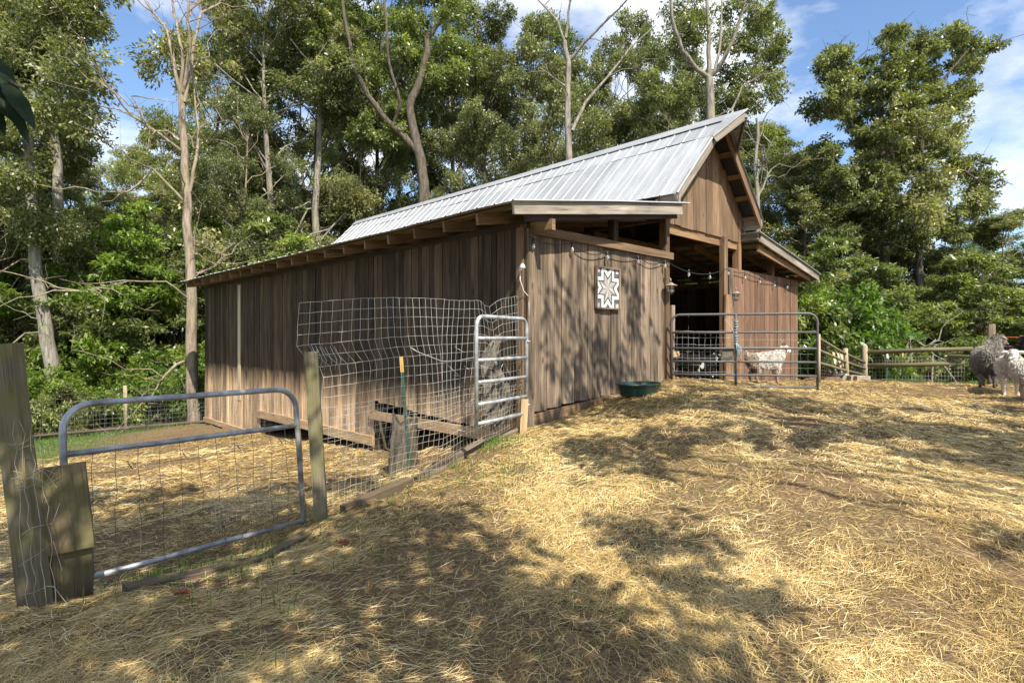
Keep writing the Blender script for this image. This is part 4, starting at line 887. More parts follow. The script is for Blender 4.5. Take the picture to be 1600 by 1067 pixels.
o = MB().tube([put_front(915, 650, .9), put_front(960, 655, .7)+Vector((0, 0, .01))], .004, 5).build('orange_twig', M['orange']); o.location = (0, 0, 0)
pp = [gl_(1.0, 6.9, .02), gl_(1.15, 6.95, .03), gl_(1.3, 6.92, .02)]
bpy.data.objects.remove(o)

# ---------------------------------------------------------------- animals
DG = None
def woolmat(name, c1, c2, c3):
    m, N, L, b = new_mat(name)
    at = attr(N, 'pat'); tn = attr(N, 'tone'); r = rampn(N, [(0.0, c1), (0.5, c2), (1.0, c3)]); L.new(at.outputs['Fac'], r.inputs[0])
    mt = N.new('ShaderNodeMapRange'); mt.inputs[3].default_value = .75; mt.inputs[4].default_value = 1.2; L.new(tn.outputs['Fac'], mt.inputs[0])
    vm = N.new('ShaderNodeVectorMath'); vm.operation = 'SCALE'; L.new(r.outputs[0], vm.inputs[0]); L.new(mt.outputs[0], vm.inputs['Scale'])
    L.new(vm.outputs[0], b.inputs['Base Color']); b.inputs['Roughness'].default_value = .95; b.inputs['Specular IOR Level'].default_value = .1
    return m
def animal(name, loc, rz, scale, mat, label, cat, pattern, hair=.03, nh=9000, head=((.46, 0, .86), (.55, 0, .83), (.62, 0, .78)), neck=(.40, 0, .74), fat=1.0, legs=None, horns=False, ears=True, drop=0.0, lie=False, seed=1, earmat=None):
    root = empty(name, loc, rz, label, cat); root.scale = (scale,)*3
    V, R, E = [], [], []
    def av(p, r): V.append(Vector(p)); R.append(r); return len(V)-1
    f = fat
    pel = av((-.24, 0, .54), .155*f); tb_ = av((-.34, 0, .56), .10*f); E.append((pel, tb_))
    tl = av((-.40, 0, .62), .03); E.append((tb_, tl)); tl2 = av((-.41, 0, .70), .028); E.append((tl, tl2))
    be = av((-.02, 0, .50), .175*f); E.append((pel, be)); ch = av((.20, 0, .51), .165*f); E.append((be, ch)); nb = av((.30, 0, .60), .115*f); E.append((ch, nb))
    nk = av(neck, .08*(.6+.4*f)); E.append((nb, nk)); prev = nk
    for p, r in zip(head, (.078, .056, .034)): i = av(p, r); E.append((prev, i)); prev = i
    lg = legs or {}
    for sd in (-1, 1):
        dx = lg.get(('f', sd), 0)
        a = av((.23, sd*.085, .38), .07*f); b_ = av((.24+dx*.5, sd*.085, .21), .034); c = av((.23+dx, sd*.085, .05), .024); d = av((.26+dx, sd*.085, .015), .026); E.extend([(ch, a), (a, b_), (b_, c), (c, d)])
        dx = lg.get(('h', sd), 0)
        a = av((-.25, sd*.095, .40), .095*f); b_ = av((-.19+dx*.3, sd*.09, .29), .055); c = av((-.31+dx*.7, sd*.09, .19), .031); d = av((-.28+dx, sd*.09, .045), .023); e = av((-.25+dx, sd*.09, .015), .026); E.extend([(pel, a), (a, b_), (b_, c), (c, d), (d, e)])
    me = bpy.data.meshes.new('tmp'); me.from_pydata([tuple(v) for v in V], E, []); o = bpy.data.objects.new('tmp', me); COL.objects.link(o)
    sk = o.modifiers.new('skin', 'SKIN'); me.skin_vertices[0]  # layer exists
    for i, r in enumerate(R): me.skin_vertices[0].data[i].radius = (r, r)
    me.skin_vertices[0].data[0].use_root = True
    sb_ = o.modifiers.new('sub', 'SUBSURF'); sb_.levels = 2; sb_.render_levels = 2
    dg = bpy.context.evaluated_depsgraph_get(); ev = o.evaluated_get(dg); m2 = bpy.data.meshes.new_from_object(ev)
    bpy.data.objects.remove(o)
    nv = len(m2.vertices); co = np.zeros(nv*3); m2.vertices.foreach_get('co', co); co = co.reshape(-1, 3)
    no = np.zeros(nv*3); m2.vertices.foreach_get('normal', no); no = no.reshape(-1, 3)
    ok_ = [list(p.vertices) for p in m2.polygons]
    quads = np.array([q_ for q_ in ok_ if len(q_) == 4]); tris = np.array([q_ for q_ in ok_ if len(q_) == 3]).reshape(-1, 3)
    gg = np.random.default_rng(seed)
    co = co+no*(vnoise(co[:, 0]*1+co[:, 2], co[:, 1]+co[:, 2]*.7, 14, 3)[:, None]-.5)*.03*(co[:, 2:3] > .3)
    # wool tufts: short curved strips
    cent = co[quads].mean(1); e1 = co[quads[:, 1]]-co[quads[:, 0]]; e2 = co[quads[:, 3]]-co[quads[:, 0]]; ar = np.linalg.norm(np.cross(e1, e2), axis=1)
    woolly = np.clip((cent[:, 2]-.14)/.15, .06, 1)*np.where(cent[:, 0] > .50, .25, 1)
    pr_ = ar*woolly; pr_ /= pr_.sum(); pick = gg.choice(len(quads), nh, p=pr_)
    uu, vv = gg.random(nh), gg.random(nh)
    base = (co[quads[pick, 0]]*((1-uu)*(1-vv))[:, None]+co[quads[pick, 1]]*(uu*(1-vv))[:, None]+co[quads[pick, 2]]*(uu*vv)[:, None]+co[quads[pick, 3]]*((1-uu)*vv)[:, None])
    nrm = no[quads[pick, 0]]; ln = hair*(.5+gg.random(nh))*np.clip(woolly[pick], .25, 1)
    dr = nrm+gg.normal(0, .45, (nh, 3))+np.array([-.2, 0, -.7]); dr /= np.linalg.norm(dr, axis=1)[:, None]
    sd_ = np.cross(dr, gg.normal(0, 1, (nh, 3))); sd_ /= np.linalg.norm(sd_, axis=1)[:, None]; w = .0035+.003*gg.random(nh)
    b0 = base-nrm*.004; mid = base+nrm*(ln*.35)[:, None]+dr*(ln*.3)[:, None]; tip = mid+dr*(ln*.7)[:, None]+np.array([0, 0, -.25])*ln[:, None]
    HV = np.stack([b0-sd_*w[:, None], b0+sd_*w[:, None], mid+sd_*w[:, None]*.9, mid-sd_*w[:, None]*.9, tip+sd_*w[:, None]*.2, tip-sd_*w[:, None]*.2], 1).reshape(-1, 3)
    i0 = nv+np.arange(nh)*6
    HF = np.concatenate([np.stack([i0, i0+1, i0+2, i0+3], -1), np.stack([i0+3, i0+2, i0+4, i0+5], -1)])
    AV = np.concatenate([co, HV]); allq = np.concatenate([quads, HF])
    tone = np.concatenate([np.full(len(quads), .4), np.tile(gg.random(nh), 2)]);
    fl_ = [allq]
    if len(tris): fl_.append(tris); tone = np.concatenate([tone, np.full(len(tris), .4)])
    pat = pattern(AV[:, 0], AV[:, 1], AV[:, 2])
    body = link('body', mesh_np('body', AV, fl_, tone, smooth=True, pat=pat), mat, root)
    bpy.data.meshes.remove(m2)
    h0, h1 = Vector(head[0]), Vector(head[1]); fw = (Vector(head[2])-h0).normalized(); sdv = fw.cross(Vector((0, 0, 1))).normalized()
    if ears:
        for s_ in (-1, 1):
            b0 = h0+sdv*s_*.055-fw*.01; mbx = MB(); tipv = b0+sdv*s_*.13+Vector((0, 0, -.035))
            mbx.tube([b0, b0.lerp(tipv, .4)+Vector((0, 0, .01)), tipv], [.018, .03, .006], 8); e = mbx.build('ear', earmat or mat, root)
            a = e.data.attributes.new('pat', 'FLOAT', 'POINT'); a.data.foreach_set('value', [.6]*len(e.data.vertices))
    for s_ in (-1, 1):
        mbx = MB(); c = h0.lerp(h1, .62)+sdv*s_*.052+Vector((0, 0, .018)); mbx.lathe([(.0, -.011), (.008, -.008), (.011, 0), (.008, .008), (0, .011)], 8, c); mbx.build('eye', M['black'], root)
    mbx = MB(); c = Vector(head[2]); mbx.lathe([(0, -.015), (.02, -.01), (.024, 0), (.018, .012), (0, .015)], 8, c+fw*.018); mbx.build('muzzle', M['rust'] if not horns else M['black'], root)
    if horns:
        for s_ in (-1, 1):
            b0 = h0+sdv*s_*.03+Vector((0, 0, .05)); mbx = MB(); mbx.tube([b0, b0-fw*.04+Vector((0, 0, .06)), b0-fw*.11+Vector((0, 0, .08))+sdv*s_*.03], [.016, .012, .004], 7); mbx.build('horn', M['rust'], root)
    return root
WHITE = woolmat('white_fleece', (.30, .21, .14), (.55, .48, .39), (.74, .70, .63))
GREY = woolmat('grey_fleece', (.12, .10, .082), (.26, .23, .195), (.40, .36, .31))
BW = woolmat('black_white_coat', (.018, .016, .015), (.05, .045, .04), (.70, .68, .64))
HOME = lambda x, y, z: np.clip(.35+z*1.0+.2*np.sin(x*9)*np.cos(z*11), 0, 1)
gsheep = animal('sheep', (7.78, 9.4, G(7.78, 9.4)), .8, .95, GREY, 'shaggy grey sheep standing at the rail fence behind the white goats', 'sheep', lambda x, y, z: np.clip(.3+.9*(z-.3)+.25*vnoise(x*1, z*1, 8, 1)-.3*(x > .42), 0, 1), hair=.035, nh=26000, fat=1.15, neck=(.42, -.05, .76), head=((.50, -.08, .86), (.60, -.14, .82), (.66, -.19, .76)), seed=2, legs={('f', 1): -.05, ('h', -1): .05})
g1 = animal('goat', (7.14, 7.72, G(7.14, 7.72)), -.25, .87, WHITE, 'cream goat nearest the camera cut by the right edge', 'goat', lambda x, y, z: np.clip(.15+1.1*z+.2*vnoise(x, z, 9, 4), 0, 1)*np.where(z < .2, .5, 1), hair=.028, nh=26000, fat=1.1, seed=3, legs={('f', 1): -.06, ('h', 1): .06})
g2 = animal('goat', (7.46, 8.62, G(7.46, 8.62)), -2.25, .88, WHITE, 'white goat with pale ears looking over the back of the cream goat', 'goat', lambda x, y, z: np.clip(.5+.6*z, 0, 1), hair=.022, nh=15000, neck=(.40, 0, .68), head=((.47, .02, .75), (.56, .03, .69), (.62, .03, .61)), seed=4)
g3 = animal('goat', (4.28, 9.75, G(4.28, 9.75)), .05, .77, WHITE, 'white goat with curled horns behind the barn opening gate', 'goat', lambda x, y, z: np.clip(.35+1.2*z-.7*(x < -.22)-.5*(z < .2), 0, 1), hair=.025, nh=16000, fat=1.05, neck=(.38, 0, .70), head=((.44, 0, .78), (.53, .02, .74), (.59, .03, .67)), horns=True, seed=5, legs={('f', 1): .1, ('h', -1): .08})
patch = lambda x, y, z: np.where(vnoise(x+3, z+y, 5.5, 7) > .80, .9, .08)
g4 = animal('goat', (3.05, 10.2, G(3.05, 10.2)-.02), 2.5, .78, BW, 'black and white goat just inside the barn on the left', 'goat', patch, hair=.02, nh=5000, fat=.92, neck=(.40, .05, .70), head=((.46, .08, .80), (.55, .12, .76), (.61, .14, .70)), seed=6, horns=True)
g5 = animal('goat', (3.42, 10.35, G(3.42, 10.35)-.02), .3, .72, BW, 'smaller black goat with white marks behind the wire mesh inside the barn', 'goat', lambda x, y, z: np.where(vnoise(x+9, z-y, 6, 9) > .7, 1.0, .05), hair=.02, nh=5000, fat=.9, neck=(.40, .05, .64), head=((.46, .08, .68), (.55, .10, .62), (.61, .12, .55)), seed=8)
g6 = animal('goat', (9.30, 10.6, G(9.3, 10.6)), .5, 1.08, BW, 'black goat half cut by the right edge below the red wires', 'goat', lambda x, y, z: np.where(vnoise(x+1, z+y, 7, 2) > .85, .5, .05), hair=.05, nh=9000, seed=9)
# small dark hen by the blocks
hn = empty('hen', onground(1306, 604, 12.4), 2.6, 'small black hen by the concrete blocks', 'hen')
MB().tube([(-.16, 0, .22), (-.10, 0, .16), (0, 0, .13), (.08, 0, .16), (.12, 0, .23), (.135, 0, .27), (.17, 0, .265)], [.015, .055, .085, .07, .035, .028, .006], 12).build('body', M['black'], hn)
MB().board((.12, 0, .29), (.16, 0, .30), .03, .008, (0, 0, 1)).build('comb', M['orange'], hn)
for s_ in (-1, 1): MB().tube([(.0, s_*.03, .07), (.01, s_*.03, 0), (.04, s_*.03, 0)], .006, 5).build('leg', M['yel'], hn)

# ---------------------------------------------------------------- trees
def leaf_arrays(cent, rad, n, size, seed, flat=.75, droop=.3, aspect=.42, updir=.55):
    g = np.random.default_rng(seed); cent = np.asarray(cent, dtype=float); rad = np.asarray(rad, dtype=float)
    K = len(cent); p = rad**2; p = p/p.sum(); ci = g.choice(K, n, p=p)
    d = g.normal(0, 1, (n, 3)); d /= np.linalg.norm(d, axis=1)[:, None]; r = g.random(n)**(1/2.0)
    # sub-clusters make leaf sprays rather than an even cloud
    nsub = 18; sub = g.normal(0, 1, (K, nsub, 3)); sub /= np.linalg.norm(sub, axis=2)[:, :, None]; sub *= g.random((K, nsub, 1))**.5
    si = g.integers(0, nsub, n); q = sub[ci, si]*.98+d*r[:, None]*.40
    q[:, 2] *= flat
    pos = cent[ci]+q*rad[ci][:, None]
    a = q/np.maximum(np.linalg.norm(q, axis=1), .1)[:, None]*.6+g.normal(0, .7, (n, 3)); a[:, 2] -= droop; a /= np.linalg.norm(a, axis=1)[:, None]
    nn = g.normal(0, .55, (n, 3)); nn[:, 2] += updir; nn -= a*(nn*a).sum(1)[:, None]; nn /= np.linalg.norm(nn, axis=1)[:, None]
    b = np.cross(nn, a); l = size*(.6+.8*g.random(n)); w = l*aspect
    m = pos+a*(l*.5)[:, None]
    V = np.stack([pos, m+b*(w*.5)[:, None]+nn*(w*.12)[:, None], pos+a*l[:, None]-nn*(l*.08)[:, None], m-b*(w*.5)[:, None]+nn*(w*.12)[:, None]], 1).reshape(-1, 3)
    i = np.arange(n)*4; F = np.stack([i, i+1, i+2, i+3], -1)
    ct = g.random(K); st_ = g.random((K, nsub)); tone = np.clip(.50*g.random(n)+.16*ct[ci]+.34*st_[ci, si], 0, 1)
    return V, F, tone
def limb(mb, p0, p1, r0, r1, wob=.08, n=6, up=0.0, seg=6):
    p0 = Vector(p0); p1 = Vector(p1); L = (p1-p0).length; pts = []; rs = []
    for i in range(n):
        q = i/(n-1); p = p0.lerp(p1, q)
        if 0 < i < n-1: p += Vector((rnd.uniform(-1, 1), rnd.uniform(-1, 1), rnd.uniform(-1, 1)))*wob*L/2+Vector((0, 0, up*math.sin(PI*q)*L))
        pts.append(p); rs.append(r0+(r1-r0)*q**.8)
    mb.tube(pts, rs, seg, caps=False); return pts
def make_tree(name, H, cr, cbase, ncl, nleaf, size, seed, barkm, leafm, r0=.2, flat=.75, fork=0, rcl=(.8, 1.5), twigs=True):
    global rnd
    keep = rnd; rnd = random.Random(seed)
    o = empty(name); mb = MB()
    tr_ = []; n = 9; lx, ly = rnd.uniform(-.5, .5), rnd.uniform(-.5, .5)
    for i in range(n):
        q = i/(n-1); tr_.append(Vector((lx*q*1.2+.18*math.sin(q*5+seed)*(q > .1), ly*q*1.2+.16*math.cos(q*4+seed)*(q > .1), -.4+(H*.86+.4)*q)))
    mb.tube(tr_, [r0*(1.35 if i == 0 else 1)*(1-.86*(i/(n-1))) for i in range(n)], 9, caps=False)
    cent, rad = [], []
    tries = 0
    while len(cent) < ncl and tries < ncl*40:
        tries += 1
        zq = rnd.random(); z = cbase+(H-cbase)*zq; prof = math.sin(PI*min(1, (.10+.9*zq)**.8))**.55
        a = rnd.uniform(0, 2*PI); rr = cr*prof*math.sqrt(rnd.uniform(.04, 1)); c = Vector((rr*math.cos(a), rr*math.sin(a), z)); rc = .88*rnd.uniform(*rcl)*(1-.35*zq)
        if all((c-d).length > .75*min(rc, e) for d, e in zip(cent, rad)): cent.append(c); rad.append(rc)
    for c, rc in zip(cent, rad):
        zs = max(cbase*.6, c.z-math.hypot(c.x, c.y)*rnd.uniform(.5, 1.0)); q = min(.98, (zs+.4)/(H*.86+.4)); k = q*(n-1); i = int(k); base = tr_[i].lerp(tr_[min(i+1, n-1)], k-i)
        pts = limb(mb, base, c, r0*(1-.8*q)*.42, .018, .10, 6, .04, 5)
        if twigs:
            for _ in range(4):
                e = c+Vector((rnd.gauss(0, 1), rnd.gauss(0, 1), rnd.gauss(0, .7)))*rc*.55; limb(mb, pts[-2], e, .02, .006, .1, 4, 0, 4)
    mb.build('trunk', barkm, o)
    V, F, t = leaf_arrays([tuple(c) for c in cent], rad, nleaf, size, seed, flat)
    link('crown', mesh_np('crown', V, F, t), leafm, o)
    rnd = keep
    return o
used = {}
def place(key, x, y, rz, sx, sz, label, cat='tree', group=None, z=None, leafm=None, name=None):
    src = PROTO[key]
    if key not in used: o = src; used[key] = True
    else:
        o = src.copy(); COL.objects.link(o)
        for ch in list(src.children):
            c = ch.copy(); COL.objects.link(c); c.parent = o
            for gch in ch.children: d = gch.copy(); COL.objects.link(d); d.parent = c
    o.location = (x, y, G(x, y) if z is None else z); o.rotation_euler = (0, 0, rz); o.scale = (sx, sx, sz)
    for k_ in ('label', 'category', 'group'):
        if k_ in o: del o[k_]
    tag(o, label, cat, group); return o
PROTO = {}
PH = {'a': 17, 'b': 17, 'c': 16, 'd': 18, 'e': 15, 'u': 6, 'w': 5.5}
PROTO['a'] = make_tree('broadleaf_tree', 17, 3.9, 4.5, 54, 85000, .13, 11, M['bark_d'], M['leaf_o'], .20)
PROTO['b'] = make_tree('broadleaf_tree', 17, 3.4, 5.5, 44, 60000, .125, 12, M['bark_d'], M['leaf_g'], .18)
PROTO['c'] = make_tree('broadleaf_tree', 16, 4.3, 3.5, 56, 80000, .13, 13, M['bark_g'], M['leaf_o'], .21)
PROTO['d'] = make_tree('broadleaf_tree', 18, 3.2, 7.0, 50, 58000, .13, 14, M['bark_d'], M['leaf_g'], .19)
PROTO['e'] = make_tree('broadleaf_tree', 15, 4.0, 2.4, 56, 75000, .125, 15, M['bark_p'], M['leaf_o'], .17)
PROTO['u'] = make_tree('understory_tree', 6, 2.1, .7, 40, 20000, .14, 16, M['bark_d'], M['leaf_g'], .07, .45, rcl=(.5, .9))
PROTO['w'] = make_tree('understory_tree', 5.5, 2.0, .5, 38, 20000, .13, 17, M['bark_d'], M['leaf_b'], .06, .5, rcl=(.45, .8))
PROTO['s'] = make_tree('shrub', 1.7, 1.0, .15, 24, 9000, .10, 18, M['bark_d'], M['leaf_b'], .02, .8, rcl=(.3, .5), twigs=False)
PROTO['t'] = make_tree('shrub', 1.5, 1.1, .1, 22, 8000, .11, 19, M['bark_d'], M['leaf_g'], .02, .7, rcl=(.3, .5), twigs=False)
def fill(key, px, Z, ytop, rz, label, group, cat='tree', wide=1.0):
    x = (px-CX)/F_PX*Z; g0 = G(x, Z); H = (CY-ytop)/F_PX*Z-g0; sz = H/PH[key]; place(key, x, Z, rz, max(.55, min(1.35, sz**.6*wide)), sz, label, cat, group)
rt = random.Random(5)
LW, MW, RW, FW = 'leafy tree in the woods left of the barn', 'leafy tree rising behind the barn roof', 'leafy tree in the woods right of the barn', 'far tree filling the woods behind the front row'
ORD = ('first', 'second', 'third', 'fourth', 'fifth', 'sixth', 'seventh', 'eighth', 'ninth', 'tenth', 'eleventh')
def nth(T, px, text): return text+', '+ORD[sorted(t[1] for t in T).index(px)]+' from the left'
LWT = (('c', 10, 21, -60, .8), ('e', -60, 18, -30, 1), ('a', 110, 27, 240, .8), ('e', 190, 26, 300, .9), ('b', 255, 30, 190, .7), ('d', 345, 27, -30, .8), ('c', 430, 24, -80, 1.0), ('a', 500, 27, -60, .9), ('e', 380, 22, 150, .8))
for (k, px, Z, yt, wd) in LWT:
    fill(k, px, Z, yt, rt.uniform(0, 6.3), nth(LWT, px, LW), 'trees in the woods left of the barn', wide=wd)
MWT = (('b', 590, 30, -90, .9), ('e', 560, 26, 190, .8), ('c', 715, 29, -20, .95), ('a', 760, 26, 90, .8), ('c', 835, 28, 40, .9), ('e', 880, 30, 110, .85), ('a', 960, 29, 70, .8), ('e', 1020, 27, 120, .9), ('c', 1070, 30, 90, .8), ('b', 1200, 30, 205, .7))
for (k, px, Z, yt, wd) in MWT:
    fill(k, px, Z, yt, rt.uniform(0, 6.3), nth(MWT, px, MW), 'trees rising behind the barn roof', wide=wd)
RWT = (('b', 1195, 26, 200, .75), ('c', 1262, 27.5, 235, .9), ('e', 1245, 24, 250, .8), ('c', 1320, 27, 300, .8), ('a', 1500, 24, 330, .75), ('e', 1585, 23, 330, .85), ('c', 1660, 24, 350, .8), ('b', 1740, 22, 300, .8))
for (k, px, Z, yt, wd) in RWT:
    fill(k, px, Z, yt, rt.uniform(0, 6.3), nth(RWT, px, RW), 'trees in the woods right of the barn', wide=wd*1.35)
MLT = (('e', -10, 24, 290, 1.3), ('w', 60, 22.5, 330, 1.3), ('e', 150, 23.5, 330, 1.3), ('w', 215, 22, 370, 1.25), ('e', 265, 24.5, 300, 1.25), ('w', 330, 23, 350, 1.25), ('e', 420, 26, 330, 1.2), ('u', 120, 21, 400, 1.3))
for (k, px, Z, yt, wd) in MLT:
    fill(k, px, Z, yt, rt.uniform(0, 6.3), nth(MLT, px, 'mid height leafy tree left of the barn'), 'mid height trees left of the barn', wide=wd)
for i, px in enumerate(range(-180, 1800, 130)):
    yt = (60 if px < 40 else 250 if px < 240 else 60 if px < 1000 else 170 if px < 1180 else 360)+rt.uniform(-30, 50)
    fill('abcde'[i % 5], px, 38+rt.uniform(-3, 4), yt, rt.uniform(0, 6.3), FW, 'far trees behind the front row', wide=.95)
for i, px in enumerate(list(range(-90, 560, 62))+list(range(1230, 1780, 62))):
    left = px < 700; Z = 19.5+rt.uniform(0, 3) if left else 17.5+rt.uniform(0, 3)
    fill('uw'[i % 2] if px < 1290 else 'u', px, Z, (380 if left else 410)+rt.uniform(-60, 50), rt.uniform(0, 6.3), 'low understory tree along the left woodland edge' if left else 'low understory tree along the right woodland edge', 'understory trees left of the barn' if left else 'understory trees right of the barn', wide=1.1)
for i, px in enumerate(list(range(-60, 345, 27))+list(range(1250, 1340, 22))+list(range(1350, 1720, 34))):
    left = px < 700; Z = (17.6+rt.uniform(0, 1.2) if px > 120 else 16+rt.uniform(0, 1.5)) if left else (15.6+rt.uniform(0, 1.3))
    x = (px-CX)/F_PX*Z; s = rt.uniform(.8, 1.25) if left else (rt.uniform(.9, 1.5) if px < 1340 else rt.uniform(.5, .95))
    place('s' if (left and i % 3) or (1240 < px < 1340 and i % 2) else 't', x, Z, rt.uniform(0, 6.3), s, s*(1.1 if left else 1.2), 'green shrub at the woodland edge behind the pen' if left else ('bright green shrub beside the right barn wall' if px < 1340 else 'low shrub behind the rail fence'), 'shrub', 'shrubs behind the pen' if left else ('shrubs beside the right barn wall' if px < 1340 else 'shrubs behind the rail fence'))

# feature trees: skeletons laid out in space
def feature(name, base, label, stems, barkm, cat='tree', clumps=None, nleaf=0, size=.18, leafm=None, seed=1, twig=0, flat=.75):
    """stems: list of (list of (px,py,Z), r0, r1)"""
    global rnd
    keep = rnd; rnd = random.Random(seed); base = Vector(base); o = empty(name, base, 0, label, cat); mb = MB(); ends = []
    for pts, r0, r1 in stems:
        P_ = [P(*p)-base for p in pts]
        # resample with small wobble
        R_ = []; 
        for a, b_ in zip(P_[:-1], P_[1:]):
            for k in range(3): q = k/3; R_.append(a.lerp(b_, q)+(Vector((rnd.uniform(-1, 1), rnd.uniform(-1, 1), 0))*.03 if k else Vector((0, 0, 0))))
        R_.append(P_[-1]); n = len(R_); mb.tube(R_, [r0+(r1-r0)*(i/(n-1)) for i in range(n)], 9, caps=False)
        for _ in range(twig):
            i = rnd.randint(n//3, n-1); p = R_[i]; d = (R_[i]-R_[max(0, i-2)]).normalized()
            e = p+(d*rnd.uniform(.3, 1)+Vector((rnd.gauss(0, .7), rnd.gauss(0, .7), rnd.gauss(.15, .4))))*rnd.uniform(.5, 1.6)
            pp = limb(mb, p, e, .024, .006, .14, 6, 0, 4)
            for _ in range(3):
                j = rnd.randint(2, 5); limb(mb, pp[j], pp[j]+Vector((rnd.gauss(0, .3), rnd.gauss(0, .3), rnd.gauss(.1, .3))), .009, .003, .12, 4, 0, 3)
    mb.build('trunk', barkm, o)
    if clumps:
        cc = [tuple(P(x, y, Z)-base) for x, y, Z, r in clumps]; rr = [r for *_, r in clumps]
        mb = MB()
        V, F, t = leaf_arrays(cc, rr, nleaf, size, seed, flat); link('crown', mesh_np('crown', V, F, t), leafm, o)
    rnd = keep; return o
def gb(px, Z): x = (px-CX)/F_PX*Z; return (x, Z, G(x, Z)-.1)
def root_px(px, Z): g0 = G((px-CX)/F_PX*Z, Z)-.2; return (px, CY-g0*F_PX/Z, Z)
# bare dead tree left of the barn
Z = 17.2
feature('dead_tree', gb(303, Z), 'tall bare dead tree with pinkish bark left of the barn', [
 ([root_px(304, Z), (303, 640, Z), (299, 560, Z), (300, 470, Z), (295, 380, Z), (291, 290, Z), (287, 215, Z), (283, 150, Z)], .19, .09),
 ([(283, 150, Z), (272, 100, Z-.2), (262, 50, Z), (240, 20, Z+.3), (215, -20, Z+.5)], .06, .02), ([(283, 150, Z), (285, 80, Z), (272, 20, Z+.3), (268, -30, Z+.3)], .055, .02),
 ([(286, 145, Z), (297, 70, Z-.3), (294, 20, Z-.5), (296, -30, Z-.5)], .055, .02), ([(288, 160, Z), (304, 60, Z+.3), (315, 20, Z+.6), (345, 5, Z+.9)], .06, .02),
 ([(281, 220, Z), (262, 205, Z), (235, 205, Z-.6), (205, 150, Z-1)], .045, .015), ([(282, 235, Z), (250, 210, Z-.4), (205, 180, Z-.8), (165, 130, Z-1.4), (140, 90, Z-1.8)], .05, .012),
 ([(296, 300, Z), (306, 250, Z), (310, 200, Z+.4), (300, 110, Z+.8)], .055, .02), ([(292, 320, Z), (240, 265, Z-.5), (200, 300, Z-.9), (150, 300, Z-1.2)], .045, .012),
 ([(299, 470, Z), (260, 440, Z-.6), (200, 440, Z-1), (125, 455, Z-1.4)], .03, .008), ([(300, 560, Z), (275, 570, Z-.3), (255, 590, Z-.6), (248, 600, Z-.6)], .05, .03), ([(299, 430, Z), (330, 420, Z+.4), (352, 400, Z+.8)], .03, .01)],
 M['bark_p'], twig=6, seed=31)
# pale leaning trunks at the left
for i, (pts, r, m_, lab) in enumerate((
 ([root_px(92, 17.8), (85, 600, 17.8), (70, 500, 17.8), (55, 420, 17.8), (48, 300, 17.9), (40, 150, 18)], .24, 'bark_g', 'pale leaning trunk left of the others near the mossy post'),
 ([root_px(99, 19.5), (97, 600, 19.5), (93, 500, 19.5), (92, 400, 19.5), (90, 300, 19.5), (84, 170, 19.5), (82, 60, 19.6)], .23, 'bark_g', 'straight grey trunk just right of the leaning pale trunk'),
 ([root_px(60, 20.5), (62, 560, 20.5), (40, 400, 20.5), (36, 250, 20.5)], .2, 'bark_d', 'dark trunk at the far left behind the pale trunks'),
 ([root_px(495, 25), (495, 420, 25), (492, 330, 25), (498, 240, 25), (500, 100, 25)], .2, 'bark_g', 'grey trunk standing just left of the roof ridge end'),
 ([root_px(1435, 22), (1434, 480, 22), (1438, 350, 22), (1440, 220, 22)], .16, 'bark_d', 'dark trunk half hidden in the woods above the rail fence'))):
    Zt = pts[1][2]; cl = []
    g_ = random.Random(40+i)
    if i < 3:
        for _ in range(16): cl.append((pts[-1][0]+g_.uniform(-90, 90), pts[-1][1]+g_.uniform(-150, 60), Zt+g_.uniform(-2, 2), g_.uniform(.6, 1.1)))
    elif i == 3:
        for _ in range(14): cl.append((pts[-1][0]+g_.uniform(-60, 60), pts[-1][1]+g_.uniform(-90, 90), Zt+g_.uniform(-2, 2), g_.uniform(.7, 1.2)))
    else:
        for _ in range(14): cl.append((pts[-1][0]+g_.uniform(-70, 70), pts[-1][1]+g_.uniform(-40, 120), Zt+g_.uniform(-2, 2), g_.uniform(.7, 1.2)))
    feature('broadleaf_tree', gb(pts[0][0], Zt), lab, [(pts, r, r*.5)], M[m_], twig=5, clumps=cl, nleaf=len(cl)*1100, leafm=M['leaf_o'], seed=50+i, size=.14)
# forked oak behind the roof
Z = 24; g_ = random.Random(61); cl = []
for (x, y, s_) in ((660, 20, 90), (600, 60, 70), (690, 120, 60), (560, 120, 60), (640, 170, 60), (700, 60, 60), (520, 60, 50), (590, 200, 50), (545, 20, 60), (620, -40, 90)):
    for _ in range(5): cl.append((x+g_.gauss(0, .45)*s_, y+g_.gauss(0, .4)*s_, Z+g_.uniform(-.3, 3.2), g_.uniform(.5, .9)))
feature('broadleaf_tree', gb(662, Z), 'dark forked tree with crooked trunk behind the middle of the roof', [
 ([root_px(664, Z), (663, 400, Z), (662, 285, Z), (655, 240, Z), (645, 200, Z), (640, 165, Z), (655, 130, Z), (667, 85, Z), (668, 60, Z), (690, 30, Z)], .26, .10),
 ([(655, 240, Z), (630, 212, Z), (605, 190, Z-.3), (575, 150, Z-.6), (553, 110, Z-.8), (545, 60, Z-1), (535, 0, Z-1)], .16, .06),
 ([(615, 200, Z), (625, 160, Z-.5), (608, 100, Z-.8), (604, 40, Z-1), (600, -20, Z-1)], .08, .04)], M['bark_d'], clumps=cl, nleaf=44000, leafm=M['leaf_g'], seed=62, twig=3, size=.15)
